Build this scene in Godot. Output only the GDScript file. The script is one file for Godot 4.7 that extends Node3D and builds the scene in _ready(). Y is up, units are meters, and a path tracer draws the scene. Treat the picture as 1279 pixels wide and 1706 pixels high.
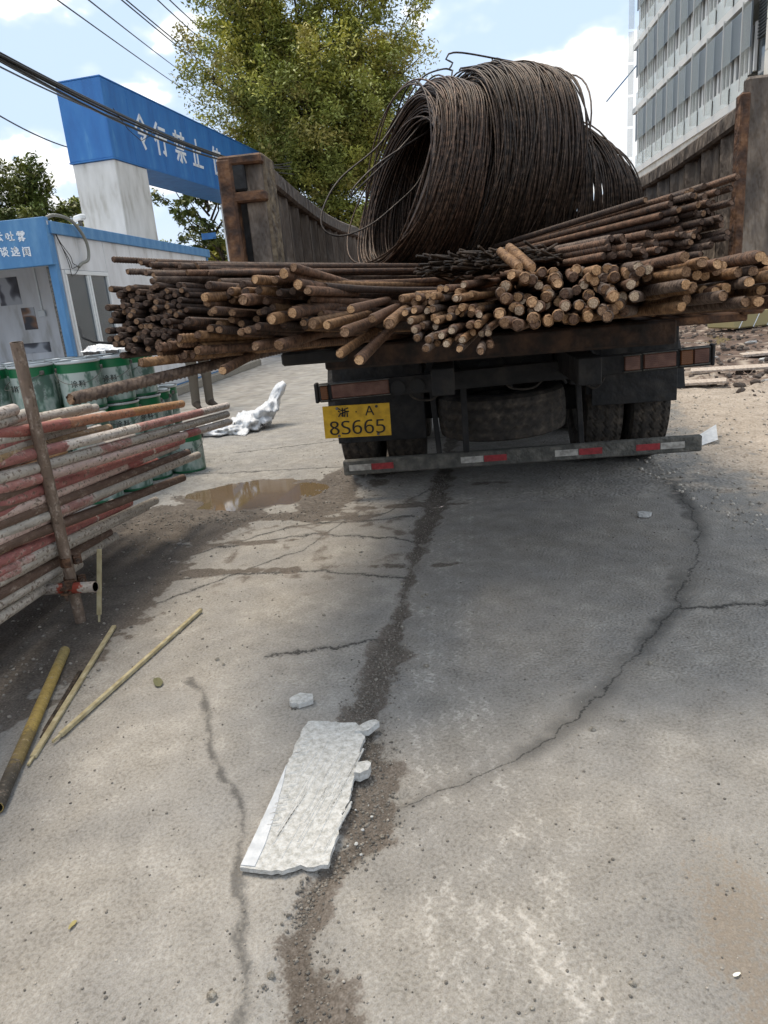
extends Node3D
# A builder's yard: a flatbed tipper loaded with steel bars and wire coils, a pile of
# scaffold tubes, a gate, a shelter, trees and a tower block. Units are metres, y is up.

var rng := RandomNumberGenerator.new()
var names := {}
var M := {}

func _ready():
	setup_view()
	rng.seed = 7
	make_materials()
	make_ground()
	make_truck()
	make_load()
	make_scaffold_pile()
	make_paint_cans()
	make_shelter()
	make_gate()
	make_trees()
	make_tower_block()
	make_cables()
	make_yard_things()
	make_person()

# ------------------------------------------------------------------ view, sky, sun
func setup_view():
	var cam := Camera3D.new()
	cam.name = "camera"
	add_child(cam)
	cam.transform = Transform3D(Basis(Vector3(0.99232, -0.08352, -0.09119), Vector3(0.05345, 0.95468, -0.29281), Vector3(0.11151, 0.28569, 0.95181)).orthonormalized(), Vector3(0, 1.3, 0))
	cam.fov = 71.73
	cam.near = 0.05
	cam.far = 900.0
	cam.current = true
	var we := WorldEnvironment.new()
	we.name = "world_environment"
	var e := Environment.new()
	e.background_mode = Environment.BG_SKY
	e.tonemap_mode = Environment.TONE_MAPPER_LINEAR
	e.tonemap_exposure = 2.25
	e.background_energy_multiplier = 1.0
	e.sdfgi_enabled = true
	e.ssao_enabled = true
	e.ssil_enabled = true
	var sky := Sky.new()
	var sm := PanoramaSkyMaterial.new()
	sm.panorama = ImageTexture.create_from_image(sky_image())
	sky.sky_material = sm
	e.sky = sky
	we.environment = e
	add_child(we)
	var sun := DirectionalLight3D.new()
	sun.name = "sun"
	sun.light_energy = 0.42
	sun.light_color = Color(1.0, 0.94, 0.85)
	sun.light_angular_distance = 22.0
	sun.shadow_enabled = true
	add_child(sun)
	sun.look_at_from_position(Vector3(-9, 30, -9), Vector3(0, 0, 0), Vector3.UP)

# blue sky with fair-weather cumulus, thicker toward the horizon
func sky_image() -> Image:
	var img := sky_part(1024, 512, Rect2i(0, 0, 1024, 512))
	img.resize(4096, 2048, Image.INTERPOLATE_BILINEAR)
	# finer cloud edges ahead of the yard, the same clouds
	for r in [Rect2i(0, 690, 460, 350), Rect2i(4096 - 520, 690, 520, 350)]:
		var p := sky_part(4096, 2048, r)
		img.blit_rect(p, Rect2i(0, 0, r.size.x, r.size.y), r.position)
	return img

func sky_part(w: int, h: int, win: Rect2i) -> Image:
	var n := FastNoiseLite.new()
	n.seed = 11
	n.noise_type = FastNoiseLite.TYPE_SIMPLEX_SMOOTH
	n.frequency = 1.0
	n.fractal_type = FastNoiseLite.FRACTAL_FBM
	n.fractal_octaves = 7
	n.fractal_gain = 0.52
	var n2 := FastNoiseLite.new()
	n2.seed = 5
	n2.frequency = 1.0
	n2.fractal_octaves = 3
	var img := Image.create(win.size.x, win.size.y, false, Image.FORMAT_RGBF)
	# cloud banks: azimuth and elevation in degrees, half widths, strength
	var banks := [[12.0, 13.0, 7.5, 3.6, 0.5], [9.5, 8.0, 9.0, 3.4, 0.42], [17.0, 9.0, 8.0, 5.0, 0.4], [-29.0, 20.0, 6.0, 2.6, 0.34], [-27.0, 10.0, 7.0, 3.2, 0.36], [-22.0, 15.5, 7.0, 1.5, 0.2], [-45.0, 12.0, 9.0, 6.0, 0.35], [34.0, 14.0, 9.0, 6.0, 0.35], [-3.0, 19.0, 6.0, 5.0, -0.3], [-16.0, 14.0, 7.0, 3.0, -0.16],
		[70.0, 22.0, 16.0, 8.0, 0.32], [-80.0, 25.0, 18.0, 9.0, 0.32], [110.0, 18.0, 20.0, 8.0, 0.3], [-130.0, 20.0, 22.0, 9.0, 0.32], [170.0, 22.0, 24.0, 10.0, 0.32]]
	for py in win.size.y:
		var y := py + win.position.y
		var el := (0.5 - (y + 0.5) / h) * PI
		if el < -0.03:
			for px in win.size.x:
				img.set_pixel(px, py, Color(0.22, 0.21, 0.2))
			continue
		var eld := rad_to_deg(el)
		var t := clampf(1.0 - eld / 60.0, 0.0, 1.0)
		t = t * t
		var top := Color(0.29, 0.37, 0.49)
		var low := Color(0.32, 0.40, 0.51)
		var base := top.lerp(low, t)
		base = base.lerp(Color(0.43, 0.46, 0.49), clampf(1.0 - eld / 9.0, 0.0, 1.0) * 0.85)
		var row := []
		for b in banks:
			var de: float = (eld - b[1]) / b[3]
			if absf(de) < 2.3:
				row.append([b[0], b[2], b[4] * exp(-de * de)])
		for px in win.size.x:
			var x := px + win.position.x
			var az := wrapf((x + 0.5) / w * TAU, -PI, PI)
			# the panorama begins at -z
			var dx := sin(az) * cos(el)
			var dz := -cos(az) * cos(el)
			var dy := sin(el)
			var p := Vector3(dx, dy * 1.9, dz) * 5.5
			var v := n.get_noise_3dv(p)
			var bias := -0.20
			var azd := rad_to_deg(az)
			for b in row:
				var da: float = absf(wrapf(azd - b[0], -180.0, 180.0)) / b[1]
				if da < 2.3:
					bias += b[2] * exp(-da * da)
			bias += 0.05 * clampf((12.0 - eld) / 12.0, 0.0, 1.0) + 0.20 * smoothstep(22.0, 42.0, eld)
			if v + bias < -0.25:
				img.set_pixel(px, py, base)
				continue
			var c := smoothstep(-0.03, 0.11, v + bias)
			var wisps := smoothstep(-0.24, 0.2, v + bias) * 0.30
			var thick := smoothstep(0.05, 0.45, v + bias + 0.35 * n2.get_noise_3dv(p * 1.3 + Vector3(0, 0.35, 0)))
			var cc := Color(0.66, 0.655, 0.64).lerp(Color(0.44, 0.46, 0.49), thick * 0.75)
			img.set_pixel(px, py, base.lerp(cc, maxf(c, wisps)))
	return img

# ------------------------------------------------------------------ names and nodes
func numbered(called: String) -> String:
	var n: int = names.get(called, 0)
	names[called] = n + 1
	return called if n == 0 else "%s_%03d" % [called, n]

func tag(o: Node, label: String, category := "", group := "", kind := ""):
	if label != "":
		o.set_meta("label", label)
	if category != "":
		o.set_meta("category", category)
	if group != "":
		o.set_meta("group", group)
	if kind != "":
		o.set_meta("kind", kind)
	return o

func thing(called: String, label: String, category: String, at := Vector3.ZERO, turn := 0.0, group := "") -> Node3D:
	var o := Node3D.new()
	o.name = numbered(called)
	add_child(o)
	o.position = at
	o.rotation.y = turn
	tag(o, label, category, group)
	return o

# one mesh node; a top-level one is numbered
func node(called: String, mesh: Mesh, mat, parent: Node = null) -> MeshInstance3D:
	var o := MeshInstance3D.new()
	o.mesh = mesh
	if mat is Array:
		for i in mat.size():
			o.set_surface_override_material(i, mat[i])
	elif mat != null:
		o.material_override = mat
	if parent == null:
		o.name = numbered(called)
		add_child(o)
	else:
		o.name = called
		parent.add_child(o, true)
	return o

# ------------------------------------------------------------------ mesh building
class MB:
	var v := PackedVector3Array()
	var n := PackedVector3Array()
	var c := PackedColorArray()
	var uv := PackedVector2Array()
	var ix := PackedInt32Array()
	var col := Color.WHITE
	var xf := Transform3D.IDENTITY

	func vert(p: Vector3, nn: Vector3, t := Vector2.ZERO) -> int:
		v.append(xf * p)
		n.append((xf.basis * nn).normalized())
		c.append(col)
		uv.append(t)
		return v.size() - 1

	# corners run counter-clockwise seen from the front
	func tri(a: Vector3, b: Vector3, d: Vector3):
		var nn := (b - a).cross(d - a).normalized()
		var i := vert(a, nn, Vector2(0, 0))
		vert(b, nn, Vector2(1, 0))
		vert(d, nn, Vector2(1, 1))
		ix.append_array([i, i + 2, i + 1])

	func quad(a: Vector3, b: Vector3, d: Vector3, e: Vector3):
		var nn := (b - a).cross(e - a)
		if nn.length() < 1e-12:
			nn = (d - b).cross(e - b)
		nn = nn.normalized()
		var i := vert(a, nn, Vector2(0, 1))
		vert(b, nn, Vector2(1, 1))
		vert(d, nn, Vector2(1, 0))
		vert(e, nn, Vector2(0, 0))
		ix.append_array([i, i + 2, i + 1, i, i + 3, i + 2])

	func box(at: Vector3, s: Vector3, ch := 0.0):
		var h := s * 0.5
		var k := minf(ch, minf(h.x, minf(h.y, h.z)) * 0.8)
		if k <= 0.0:
			for ax in 3:
				for sg in [-1.0, 1.0]:
					_face(at, h, ax, sg, 0.0)
			return
		for ax in 3:
			for sg in [-1.0, 1.0]:
				_face(at, h, ax, sg, k)
		for ax in 3:
			var b := (ax + 1) % 3
			var d := (ax + 2) % 3
			for s1 in [-1.0, 1.0]:
				for s2 in [-1.0, 1.0]:
					var p := []
					for sa in [-1.0, 1.0]:
						var q1 := Vector3.ZERO
						q1[ax] = sa * (h[ax] - k)
						q1[b] = s1 * h[b]
						q1[d] = s2 * (h[d] - k)
						var q2 := q1
						q2[b] = s1 * (h[b] - k)
						q2[d] = s2 * h[d]
						p.append(at + q1)
						p.append(at + q2)
					if s1 * s2 > 0:
						quad(p[0], p[2], p[3], p[1])
					else:
						quad(p[2], p[0], p[1], p[3])
		for sx in [-1.0, 1.0]:
			for sy in [-1.0, 1.0]:
				for sz in [-1.0, 1.0]:
					var a := at + Vector3(sx * h.x, sy * (h.y - k), sz * (h.z - k))
					var b := at + Vector3(sx * (h.x - k), sy * h.y, sz * (h.z - k))
					var d := at + Vector3(sx * (h.x - k), sy * (h.y - k), sz * h.z)
					if sx * sy * sz > 0:
						tri(a, b, d)
					else:
						tri(b, a, d)

	func _face(at: Vector3, h: Vector3, ax: int, sg: float, k: float):
		var b := (ax + 1) % 3
		var d := (ax + 2) % 3
		var p := []
		for q in [[-1, -1], [1, -1], [1, 1], [-1, 1]]:
			var w := Vector3.ZERO
			w[ax] = sg * h[ax]
			w[b] = q[0] * (h[b] - k) * sg
			w[d] = q[1] * (h[d] - k)
			p.append(at + w)
		quad(p[0], p[1], p[2], p[3])

	# a box between two points, w wide across, t thick along up
	func bar(a: Vector3, b: Vector3, w: float, t: float, up := Vector3.UP, ch := 0.0):
		var z := (b - a)
		var l := z.length()
		z = z / l
		var x := up.cross(z)
		if x.length() < 0.01:
			x = Vector3.RIGHT.cross(z)
		x = x.normalized()
		var y := z.cross(x)
		var old := xf
		xf = xf * Transform3D(Basis(x, y, z), (a + b) * 0.5)
		box(Vector3.ZERO, Vector3(w, t, l), ch)
		xf = old

	func tube(pts: PackedVector3Array, radii: PackedFloat32Array, sides := 8, caps := true, closed := false):
		var m := pts.size()
		var ref := Vector3.UP
		var t0 := (pts[1] - pts[0]).normalized()
		if absf(t0.dot(ref)) > 0.9:
			ref = Vector3.RIGHT
		var x := ref.cross(t0).normalized()
		var start := v.size()
		var along := 0.0
		for i in m:
			var t: Vector3
			if closed:
				t = pts[(i + 1) % m] - pts[(i + m - 1) % m]
			else:
				t = pts[mini(i + 1, m - 1)] - pts[maxi(i - 1, 0)]
			t = t.normalized()
			x = (x - t * x.dot(t)).normalized()
			var y := t.cross(x)
			var r := radii[mini(i, radii.size() - 1)]
			if i > 0:
				along += pts[i].distance_to(pts[i - 1])
			for s in sides + 1:
				var a := TAU * s / sides
				var nn := x * cos(a) + y * sin(a)
				vert(pts[i] + nn * r, nn, Vector2(float(s) / sides, along))
		var rows := m if closed else m - 1
		for i in rows:
			var a := start + i * (sides + 1)
			var b := start + ((i + 1) % m) * (sides + 1)
			for s in sides:
				ix.append_array([a + s, b + s + 1, a + s + 1, a + s, b + s, b + s + 1])
		if caps and not closed:
			cap(start, sides, (pts[0] - pts[1]).normalized(), pts[0])
			cap(start + (m - 1) * (sides + 1), sides, (pts[m - 1] - pts[m - 2]).normalized(), pts[m - 1])

	func cap(at: int, sides: int, nn: Vector3, p: Vector3):
		var k := vert(p, nn)
		n[k] = (xf.basis * nn).normalized()
		for s in sides + 1:
			v.append(v[at + s])
			n.append(n[k])
			c.append(col)
			uv.append(Vector2(0.5 + 0.5 * cos(TAU * s / sides), 0.5 + 0.5 * sin(TAU * s / sides)))
		for s in sides:
			var a := k + 1 + s
			var d := (v[a] - v[k]).cross(v[a + 1] - v[k])
			if d.dot(n[k]) > 0:
				ix.append_array([k, a + 1, a])
			else:
				ix.append_array([k, a, a + 1])

	# profile of (radius, height) turned round y
	func lathe(prof: Array, sides := 24):
		for i in prof.size() - 1:
			var p: Vector2 = prof[i]
			var q: Vector2 = prof[i + 1]
			var d := q - p
			if d.length() < 1e-7:
				continue
			var n2 := Vector2(d.y, -d.x).normalized()
			var start := v.size()
			for s in sides + 1:
				var a := TAU * s / sides
				var dir := Vector3(cos(a), 0, -sin(a))
				var nn := dir * n2.x + Vector3.UP * n2.y
				vert(dir * p.x + Vector3.UP * p.y, nn, Vector2(float(s) / sides, float(i) / (prof.size() - 1)))
				vert(dir * q.x + Vector3.UP * q.y, nn, Vector2(float(s) / sides, float(i + 1) / (prof.size() - 1)))
			for s in sides:
				var a := start + s * 2
				ix.append_array([a, a + 1, a + 3, a, a + 3, a + 2])

	# flat outline in x, y (counter-clockwise), thickness along z from 0 back to -t
	func prism(poly: PackedVector2Array, t: float):
		var tr := Geometry2D.triangulate_polygon(poly)
		for i in range(0, tr.size(), 3):
			var a := poly[tr[i]]
			var b := poly[tr[i + 1]]
			var d := poly[tr[i + 2]]
			if (b - a).cross(d - a) < 0:
				var sw := b
				b = d
				d = sw
			tri(Vector3(a.x, a.y, 0), Vector3(b.x, b.y, 0), Vector3(d.x, d.y, 0))
			tri(Vector3(a.x, a.y, -t), Vector3(d.x, d.y, -t), Vector3(b.x, b.y, -t))
		var m := poly.size()
		for i in m:
			var a := poly[i]
			var b := poly[(i + 1) % m]
			quad(Vector3(a.x, a.y, 0), Vector3(a.x, a.y, -t), Vector3(b.x, b.y, -t), Vector3(b.x, b.y, 0))

	func arrays() -> Array:
		var a := []
		a.resize(Mesh.ARRAY_MAX)
		a[Mesh.ARRAY_VERTEX] = v
		a[Mesh.ARRAY_NORMAL] = n
		a[Mesh.ARRAY_COLOR] = c
		a[Mesh.ARRAY_TEX_UV] = uv
		a[Mesh.ARRAY_INDEX] = ix
		return a

	# turn every face the way its normals point
	func face_out() -> MB:
		for i in range(0, ix.size(), 3):
			var a := ix[i]
			var b := ix[i + 1]
			var d := ix[i + 2]
			if (v[b] - v[a]).cross(v[d] - v[a]).dot(n[a] + n[b] + n[d]) > 0.0:
				ix[i + 1] = d
				ix[i + 2] = b
		return self

	func done(into: ArrayMesh = null) -> ArrayMesh:
		var m := into if into != null else ArrayMesh.new()
		m.add_surface_from_arrays(Mesh.PRIMITIVE_TRIANGLES, arrays())
		return m

func boxmesh(s: Vector3, ch := 0.0, at := Vector3.ZERO) -> ArrayMesh:
	var b := MB.new()
	b.box(at, s, ch)
	return b.done()

func barmesh(a: Vector3, b: Vector3, w: float, t: float, ch := 0.0) -> ArrayMesh:
	var m := MB.new()
	m.bar(a, b, w, t, Vector3.UP, ch)
	return m.done()

func tubemesh(pts: Array, r: float, sides := 8, caps := true) -> ArrayMesh:
	var m := MB.new()
	m.tube(PackedVector3Array(pts), PackedFloat32Array([r]), sides, caps)
	return m.done()

# basis whose -z... +z axis runs along dir
func along(dir: Vector3, roll := 0.0) -> Basis:
	var z := dir.normalized()
	var x := Vector3.UP.cross(z)
	if x.length() < 0.01:
		x = Vector3.RIGHT
	x = x.normalized()
	return Basis(x, z.cross(x), z) * Basis(Vector3(0, 0, 1), roll)

# ------------------------------------------------------------------ materials
func fnl(sd: int, freq: float, oct := 4, gain := 0.5, kind := FastNoiseLite.TYPE_SIMPLEX_SMOOTH) -> FastNoiseLite:
	var n := FastNoiseLite.new()
	n.seed = sd
	n.frequency = freq
	n.noise_type = kind
	n.fractal_type = FastNoiseLite.FRACTAL_FBM
	n.fractal_octaves = oct
	n.fractal_gain = gain
	return n

# seamless noise run through a ramp of [place, colour]
func ramp_tex(sd: int, freq: float, ramp: Array, size := 256, oct := 5, gain := 0.55, squash := 1.0) -> ImageTexture:
	var g := Gradient.new()
	var offs := PackedFloat32Array()
	var cols := PackedColorArray()
	for r in ramp:
		offs.append(r[0])
		cols.append(r[1])
	g.offsets = offs
	g.colors = cols
	var lut := []
	for i in 256:
		lut.append(g.sample(i / 255.0))
	var src := fnl(sd, freq, oct, gain).get_seamless_image(size, size)
	if squash != 1.0:
		src.resize(size, int(size / squash), Image.INTERPOLATE_BILINEAR)
	src.convert(Image.FORMAT_L8)
	var data := src.get_data()
	var out := PackedByteArray()
	out.resize(data.size() * 3)
	var k := 0
	for b in data:
		var cc: Color = lut[b]
		out[k] = cc.r8
		out[k + 1] = cc.g8
		out[k + 2] = cc.b8
		k += 3
	return ImageTexture.create_from_image(Image.create_from_data(size, src.get_height(), false, Image.FORMAT_RGB8, out))

func bump_tex(sd: int, freq: float, strength: float, size := 256, oct := 5) -> ImageTexture:
	var img := fnl(sd, freq, oct, 0.6).get_seamless_image(size, size)
	img.convert(Image.FORMAT_RGBA8)
	img.bump_map_to_normal_map(strength)
	return ImageTexture.create_from_image(img)

func plain(c: Color, rough := 0.6, metal := 0.0) -> StandardMaterial3D:
	var m := StandardMaterial3D.new()
	m.albedo_color = c
	m.roughness = rough
	m.metallic = metal
	return m

func tri_mat(tex: Texture2D, scale: float, rough := 0.75, metal := 0.0, bump: Texture2D = null, bs := 1.0, world := true) -> StandardMaterial3D:
	var m := StandardMaterial3D.new()
	m.albedo_texture = tex
	m.uv1_triplanar = true
	m.uv1_world_triplanar = world
	m.uv1_scale = Vector3.ONE * scale
	m.roughness = rough
	m.metallic = metal
	if bump != null:
		m.normal_enabled = true
		m.normal_texture = bump
		m.normal_scale = bs
	return m

func h(s: String) -> Color:
	return Color.html(s)

func make_materials():
	var bump := bump_tex(3, 0.03, 6.0)
	var fine := bump_tex(9, 0.09, 5.0)
	M.bump = bump
	M.fine = fine
	# weathered rust in several tones
	M.rust = []
	var tones := [["3a2a1f", "5b4231", "80604a"], ["2e231d", "48362b", "694e3b"], ["4d3624", "76573a", "9c7a57"], ["372b24", "54443a", "7c6a5b"], ["2a211c", "3b2d26", "574335"]]
	for i in tones.size():
		var t = tones[i]
		M.rust.append(tri_mat(ramp_tex(20 + i, 0.022, [[0.2, h(t[0])], [0.48, h(t[1])], [0.8, h(t[2])]]), 5.0, 0.72, 0.15, fine, 0.6))
	M.cut_end = []
	for t in [["86674a", "b58d64", "d3b08a"], ["553c2a", "7d5f45", "a08263"], ["86705c", "b39b80", "d2bfa6"], ["402d21", "5f4737", "816650"]]:
		M.cut_end.append(tri_mat(ramp_tex(41, 0.05, [[0.2, h(t[0])], [0.5, h(t[1])], [0.8, h(t[2])]]), 14.0, 0.8, 0.05, fine, 0.8))
	M.dark_end = tri_mat(ramp_tex(42, 0.05, [[0.2, h("2c211b")], [0.5, h("46352a")], [0.8, h("6a5241")]]), 14.0, 0.8, 0.1, fine, 0.8)
	var wm := tri_mat(ramp_tex(31, 0.03, [[0.2, h("5a5a5a")], [0.5, h("a0a0a0")], [0.8, h("f0f0f0")]]), 4.0, 0.5, 0.35)
	wm.vertex_color_use_as_albedo = true
	M.wire = wm
	# truck
	M.body = tri_mat(ramp_tex(51, 0.016, [[0.15, h("463d36")], [0.45, h("5a5047")], [0.6, h("6b5f54")], [0.82, h("85786a")]]), 1.1, 0.7, 0.1, bump, 0.7)
	M.body_rust = tri_mat(ramp_tex(52, 0.02, [[0.2, h("2f211a")], [0.5, h("513726")], [0.8, h("77553a")]]), 1.6, 0.75, 0.1, bump, 0.7)
	M.body_tan = tri_mat(ramp_tex(53, 0.03, [[0.2, h("54483b")], [0.5, h("6d5f4c")], [0.8, h("86765d")]]), 1.5, 0.8, 0.0, bump, 0.9)
	M.sill = tri_mat(ramp_tex(50, 0.02, [[0.2, h("1d1714")], [0.5, h("33251d")], [0.85, h("4e392a")]]), 1.6, 0.8, 0.1, bump, 0.6)
	M.chassis = tri_mat(ramp_tex(54, 0.02, [[0.2, h("18191b")], [0.5, h("212122")], [0.85, h("34312e")]]), 0.9, 0.75, 0.1, bump, 0.4)
	M.bumper = tri_mat(ramp_tex(55, 0.03, [[0.2, h("474743")], [0.5, h("575651")], [0.85, h("6f6c65")]]), 1.1, 0.7, 0.1, fine, 0.5)
	M.rubber = tri_mat(ramp_tex(56, 0.03, [[0.2, h("292725")], [0.5, h("37332f")], [0.8, h("544c43")], [0.95, h("6d6358")]]), 1.4, 0.9, 0.0, fine, 0.5)
	M.steel = tri_mat(ramp_tex(57, 0.03, [[0.2, h("3b3936")], [0.6, h("6b6863")], [0.9, h("8c877d")]]), 3.0, 0.6, 0.4)
	M.lens_red = plain(Color(0.36, 0.14, 0.11), 0.35)
	M.lens_amber = plain(Color(0.45, 0.27, 0.13), 0.35)
	M.lens_dirty = tri_mat(ramp_tex(58, 0.03, [[0.2, h("5c392e")], [0.5, h("6b4639")], [0.85, h("7d5a4a")]]), 1.3, 0.45)
	M.reflect_red = tri_mat(ramp_tex(59, 0.04, [[0.2, h("7a2023")], [0.5, h("8f242a")], [0.8, h("a23036")]]), 2.0, 0.5)
	M.reflect_white = tri_mat(ramp_tex(60, 0.04, [[0.25, h("8b8882")], [0.5, h("a8a59e")], [0.8, h("bdbab3")]]), 2.0, 0.5)
	M.plate = tri_mat(ramp_tex(61, 0.03, [[0.2, h("bd9315")], [0.5, h("d0a318")], [0.8, h("dbae24")]]), 1.6, 0.5)
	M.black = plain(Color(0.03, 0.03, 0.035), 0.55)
	# painted things
	M.blue = tri_mat(ramp_tex(62, 0.012, [[0.15, h("2a66a7")], [0.5, h("2e6fb2")], [0.8, h("3576b6")], [0.95, h("4a85bd")]]), 0.4, 0.5, 0.0, bump, 0.12)
	M.blue_dull = tri_mat(ramp_tex(63, 0.016, [[0.1, h("447aab")], [0.5, h("4b80b0")], [0.9, h("5e8fb9")]]), 0.7, 0.55, 0.0, bump, 0.15)
	M.white_paint = tri_mat(ramp_tex(64, 0.014, [[0.1, h("aeaca6")], [0.35, h("c6c6c3")], [0.9, h("d8d8d6")]]), 0.45, 0.6, 0.0, bump, 0.15)
	M.panel_white = tri_mat(ramp_tex(65, 0.012, [[0.1, h("b0aeaa")], [0.35, h("cdcdce")], [0.9, h("dedfe1")]]), 0.5, 0.55)
	M.letter_white = plain(Color(0.88, 0.9, 0.92), 0.5)
	M.frame_white = plain(Color(0.85, 0.86, 0.86), 0.4)
	var gl := plain(Color(0.28, 0.33, 0.37, 0.5), 0.06)
	gl.transparency = BaseMaterial3D.TRANSPARENCY_ALPHA
	M.glass = gl
	var gp := plain(Color(0.86, 0.88, 0.86, 0.24), 0.08)
	gp.transparency = BaseMaterial3D.TRANSPARENCY_ALPHA
	M.glass_pale = gp
	for key in ["blue", "blue_dull", "white_paint", "panel_white", "body"]:
		var sc: Vector3 = M[key].uv1_scale
		M[key].uv1_scale = Vector3(sc.x * 1.7, sc.y * 0.5, sc.z * 1.7)
	# foliage
	var lf := plain(Color.WHITE, 0.55)
	lf.vertex_color_use_as_albedo = true
	lf.cull_mode = BaseMaterial3D.CULL_DISABLED
	lf.backlight_enabled = true
	lf.backlight = Color(0.42, 0.44, 0.12)
	M.leaf = lf
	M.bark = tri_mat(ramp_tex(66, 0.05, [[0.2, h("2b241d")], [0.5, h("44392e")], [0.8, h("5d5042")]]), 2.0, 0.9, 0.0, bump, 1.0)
	# wood and rubble
	M.wood = tri_mat(ramp_tex(67, 0.03, [[0.2, h("9c8f6d")], [0.5, h("ab9f7c")], [0.8, h("bcb292")]]), 2.0, 0.8, 0.0, fine, 0.3)
	M.plaster = tri_mat(ramp_tex(68, 0.03, [[0.2, h("9d9d98")], [0.4, h("b2b2ae")], [0.55, h("c0c0bd")], [0.75, h("cdcecc")]], 512, 6, 0.8), 2.2, 0.85, 0.0, fine, 0.5)
	M.plaster_edge = tri_mat(ramp_tex(69, 0.02, [[0.15, h("bcc0c4")], [0.5, h("c8ccd0")], [0.85, h("d4d7da")]]), 4.0, 0.6, 0.0, fine, 0.3)
	M.stone = tri_mat(ramp_tex(70, 0.04, [[0.2, h("6a645b")], [0.5, h("8f897e")], [0.8, h("b0aa9e")]]), 9.0, 0.9, 0.0, fine, 1.0)
	M.mud = tri_mat(ramp_tex(71, 0.03, [[0.2, h("3a2d26")], [0.5, h("58473d")], [0.8, h("7b685b")]]), 3.0, 0.95, 0.0, bump, 1.4)
	var vc := plain(Color.WHITE, 0.85)
	vc.vertex_color_use_as_albedo = true
	M.tinted = vc
	M.tarp = tri_mat(ramp_tex(72, 0.02, [[0.15, h("b9bcc0")], [0.5, h("d9dbde")], [0.85, h("eceded")]]), 3.0, 0.55, 0.0, fine, 0.4)
	M.wood_pale = tri_mat(ramp_tex(74, 0.03, [[0.2, h("97887a")], [0.5, h("b7a99b")], [0.8, h("cfc4b8")]]), 3.0, 0.85)
	M.black_cable = plain(Color(0.035, 0.035, 0.04), 0.5)
	M.grey_cable = plain(Color(0.22, 0.24, 0.27), 0.5)
	M.hose = plain(Color(0.5, 0.5, 0.47), 0.5)

# ------------------------------------------------------------------ ground
var nz_a: FastNoiseLite
var nz_b: FastNoiseLite
var JOINT := [[-9.0, 0.05], [-5.34, -0.133], [-4.58, -0.165], [-3.75, -0.25], [-3.14, -0.282], [-2.58, -0.31], [-2.25, -0.338], [-2.02, -0.365], [-1.69, -0.31], [-1.45, -0.29], [-1.3, -0.40], [-1.17, -0.40], [-0.98, -0.34], [-0.5, -0.3]]
var JOINT_W := [[-9.0, 0.03], [-5.4, 0.05], [-4.9, 0.075], [-4.4, 0.06], [-3.9, 0.06], [-3.4, 0.022], [-2.9, 0.010], [-2.62, 0.035], [-2.45, 0.065], [-2.2, 0.06], [-1.95, 0.055], [-1.6, 0.085], [-1.4, 0.05], [-1.28, 0.022], [-1.1, 0.06], [-0.95, 0.085], [-0.5, 0.08]]
var CRACK_R := [[-4.78, 1.405], [-4.3, 1.31], [-3.82, 1.27], [-3.14, 1.03], [-2.76, 0.853], [-2.33, 0.561], [-1.965, 0.313], [-1.775, 0.112], [-1.636, -0.094], [-1.56, -0.26]]
var CRACK_L := [[-2.3, -1.05], [-2.08, -0.909], [-1.81, -0.798], [-1.546, -0.652], [-1.358, -0.574], [-0.97, -0.477]]
# cracks that run across: [x, z] pairs
var ACROSS := [[[-1.9, -3.25], [-1.52, -3.32], [-1.18, -3.36], [-0.79, -3.36], [-0.28, -3.2]], [[-0.81, -2.44], [-0.58, -2.5], [-0.32, -2.56]], [[-1.95, -3.95], [-1.4, -3.8], [-0.9, -3.95], [-0.25, -3.75]], [[-2.2, -6.6], [-1.2, -6.9], [-0.2, -6.7], [0.8, -6.8]], [[0.85, -2.74], [1.2, -2.76], [2.4, -2.7]], [[-3.0, -5.9], [-2.0, -5.75], [-1.0, -5.7], [0.2, -5.6]], [[-1.7, -3.55], [-1.1, -4.1], [-0.5, -4.3], [-0.2, -4.9]], [[-1.5, -3.0], [-0.9, -3.7], [-0.6, -4.6]], [[-1.45, -4.4], [-0.8, -4.15], [-0.3, -4.2]]]
# soil spread over the concrete: x, z, half sizes
var SOIL := [[-2.0, -3.0, 0.55, 1.5], [-1.95, -4.3, 0.65, 0.6], [-1.5, -4.35, 0.75, 0.13], [-0.95, -4.9, 0.22, 0.7], [-0.62, -5.9, 0.14, 1.0], [-1.85, -2.0, 0.22, 0.7], [-0.45, -4.45, 0.4, 0.07], [-0.6, -3.36, 0.5, 0.04], [-1.3, -3.4, 0.5, 0.06], [0.15, -4.9, 0.35, 0.05], [-1.55, -5.0, 0.62, 0.48], [-1.0, -4.25, 0.6, 0.05], [-1.2, -3.85, 0.4, 0.035]]
var PUDDLES := [[-1.58, -5.06, 0.54, 0.44], [4.7, -15.0, 1.1, 1.5]]

func curve_at(cv: Array, z: float) -> float:
	if z <= cv[0][0]:
		return cv[0][1]
	for i in cv.size() - 1:
		if z <= cv[i + 1][0]:
			return lerpf(cv[i][1], cv[i + 1][1], (z - cv[i][0]) / (cv[i + 1][0] - cv[i][0]))
	return cv[cv.size() - 1][1]

func earth_edge(z: float) -> float:
	return curve_at([[-60.0, 3.2], [-12.0, 2.3], [-7.0, 1.75], [-5.0, 1.5], [-4.0, 1.62], [-3.0, 2.1], [-2.0, 2.8], [0.0, 4.0]], z)

# 0..1, how far into the churned mud
func mud_at(x: float, z: float) -> float:
	return clampf((x - curve_at([[-60.0, 4.2], [-14.0, 3.3], [-10.0, 2.7], [-8.3, 3.2], [-6.5, 5.5], [0.0, 9.0]], z)) / 0.7 + nz_b.get_noise_2d(x * 0.25, z * 0.25) * 1.2, 0.0, 1.0)

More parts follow.
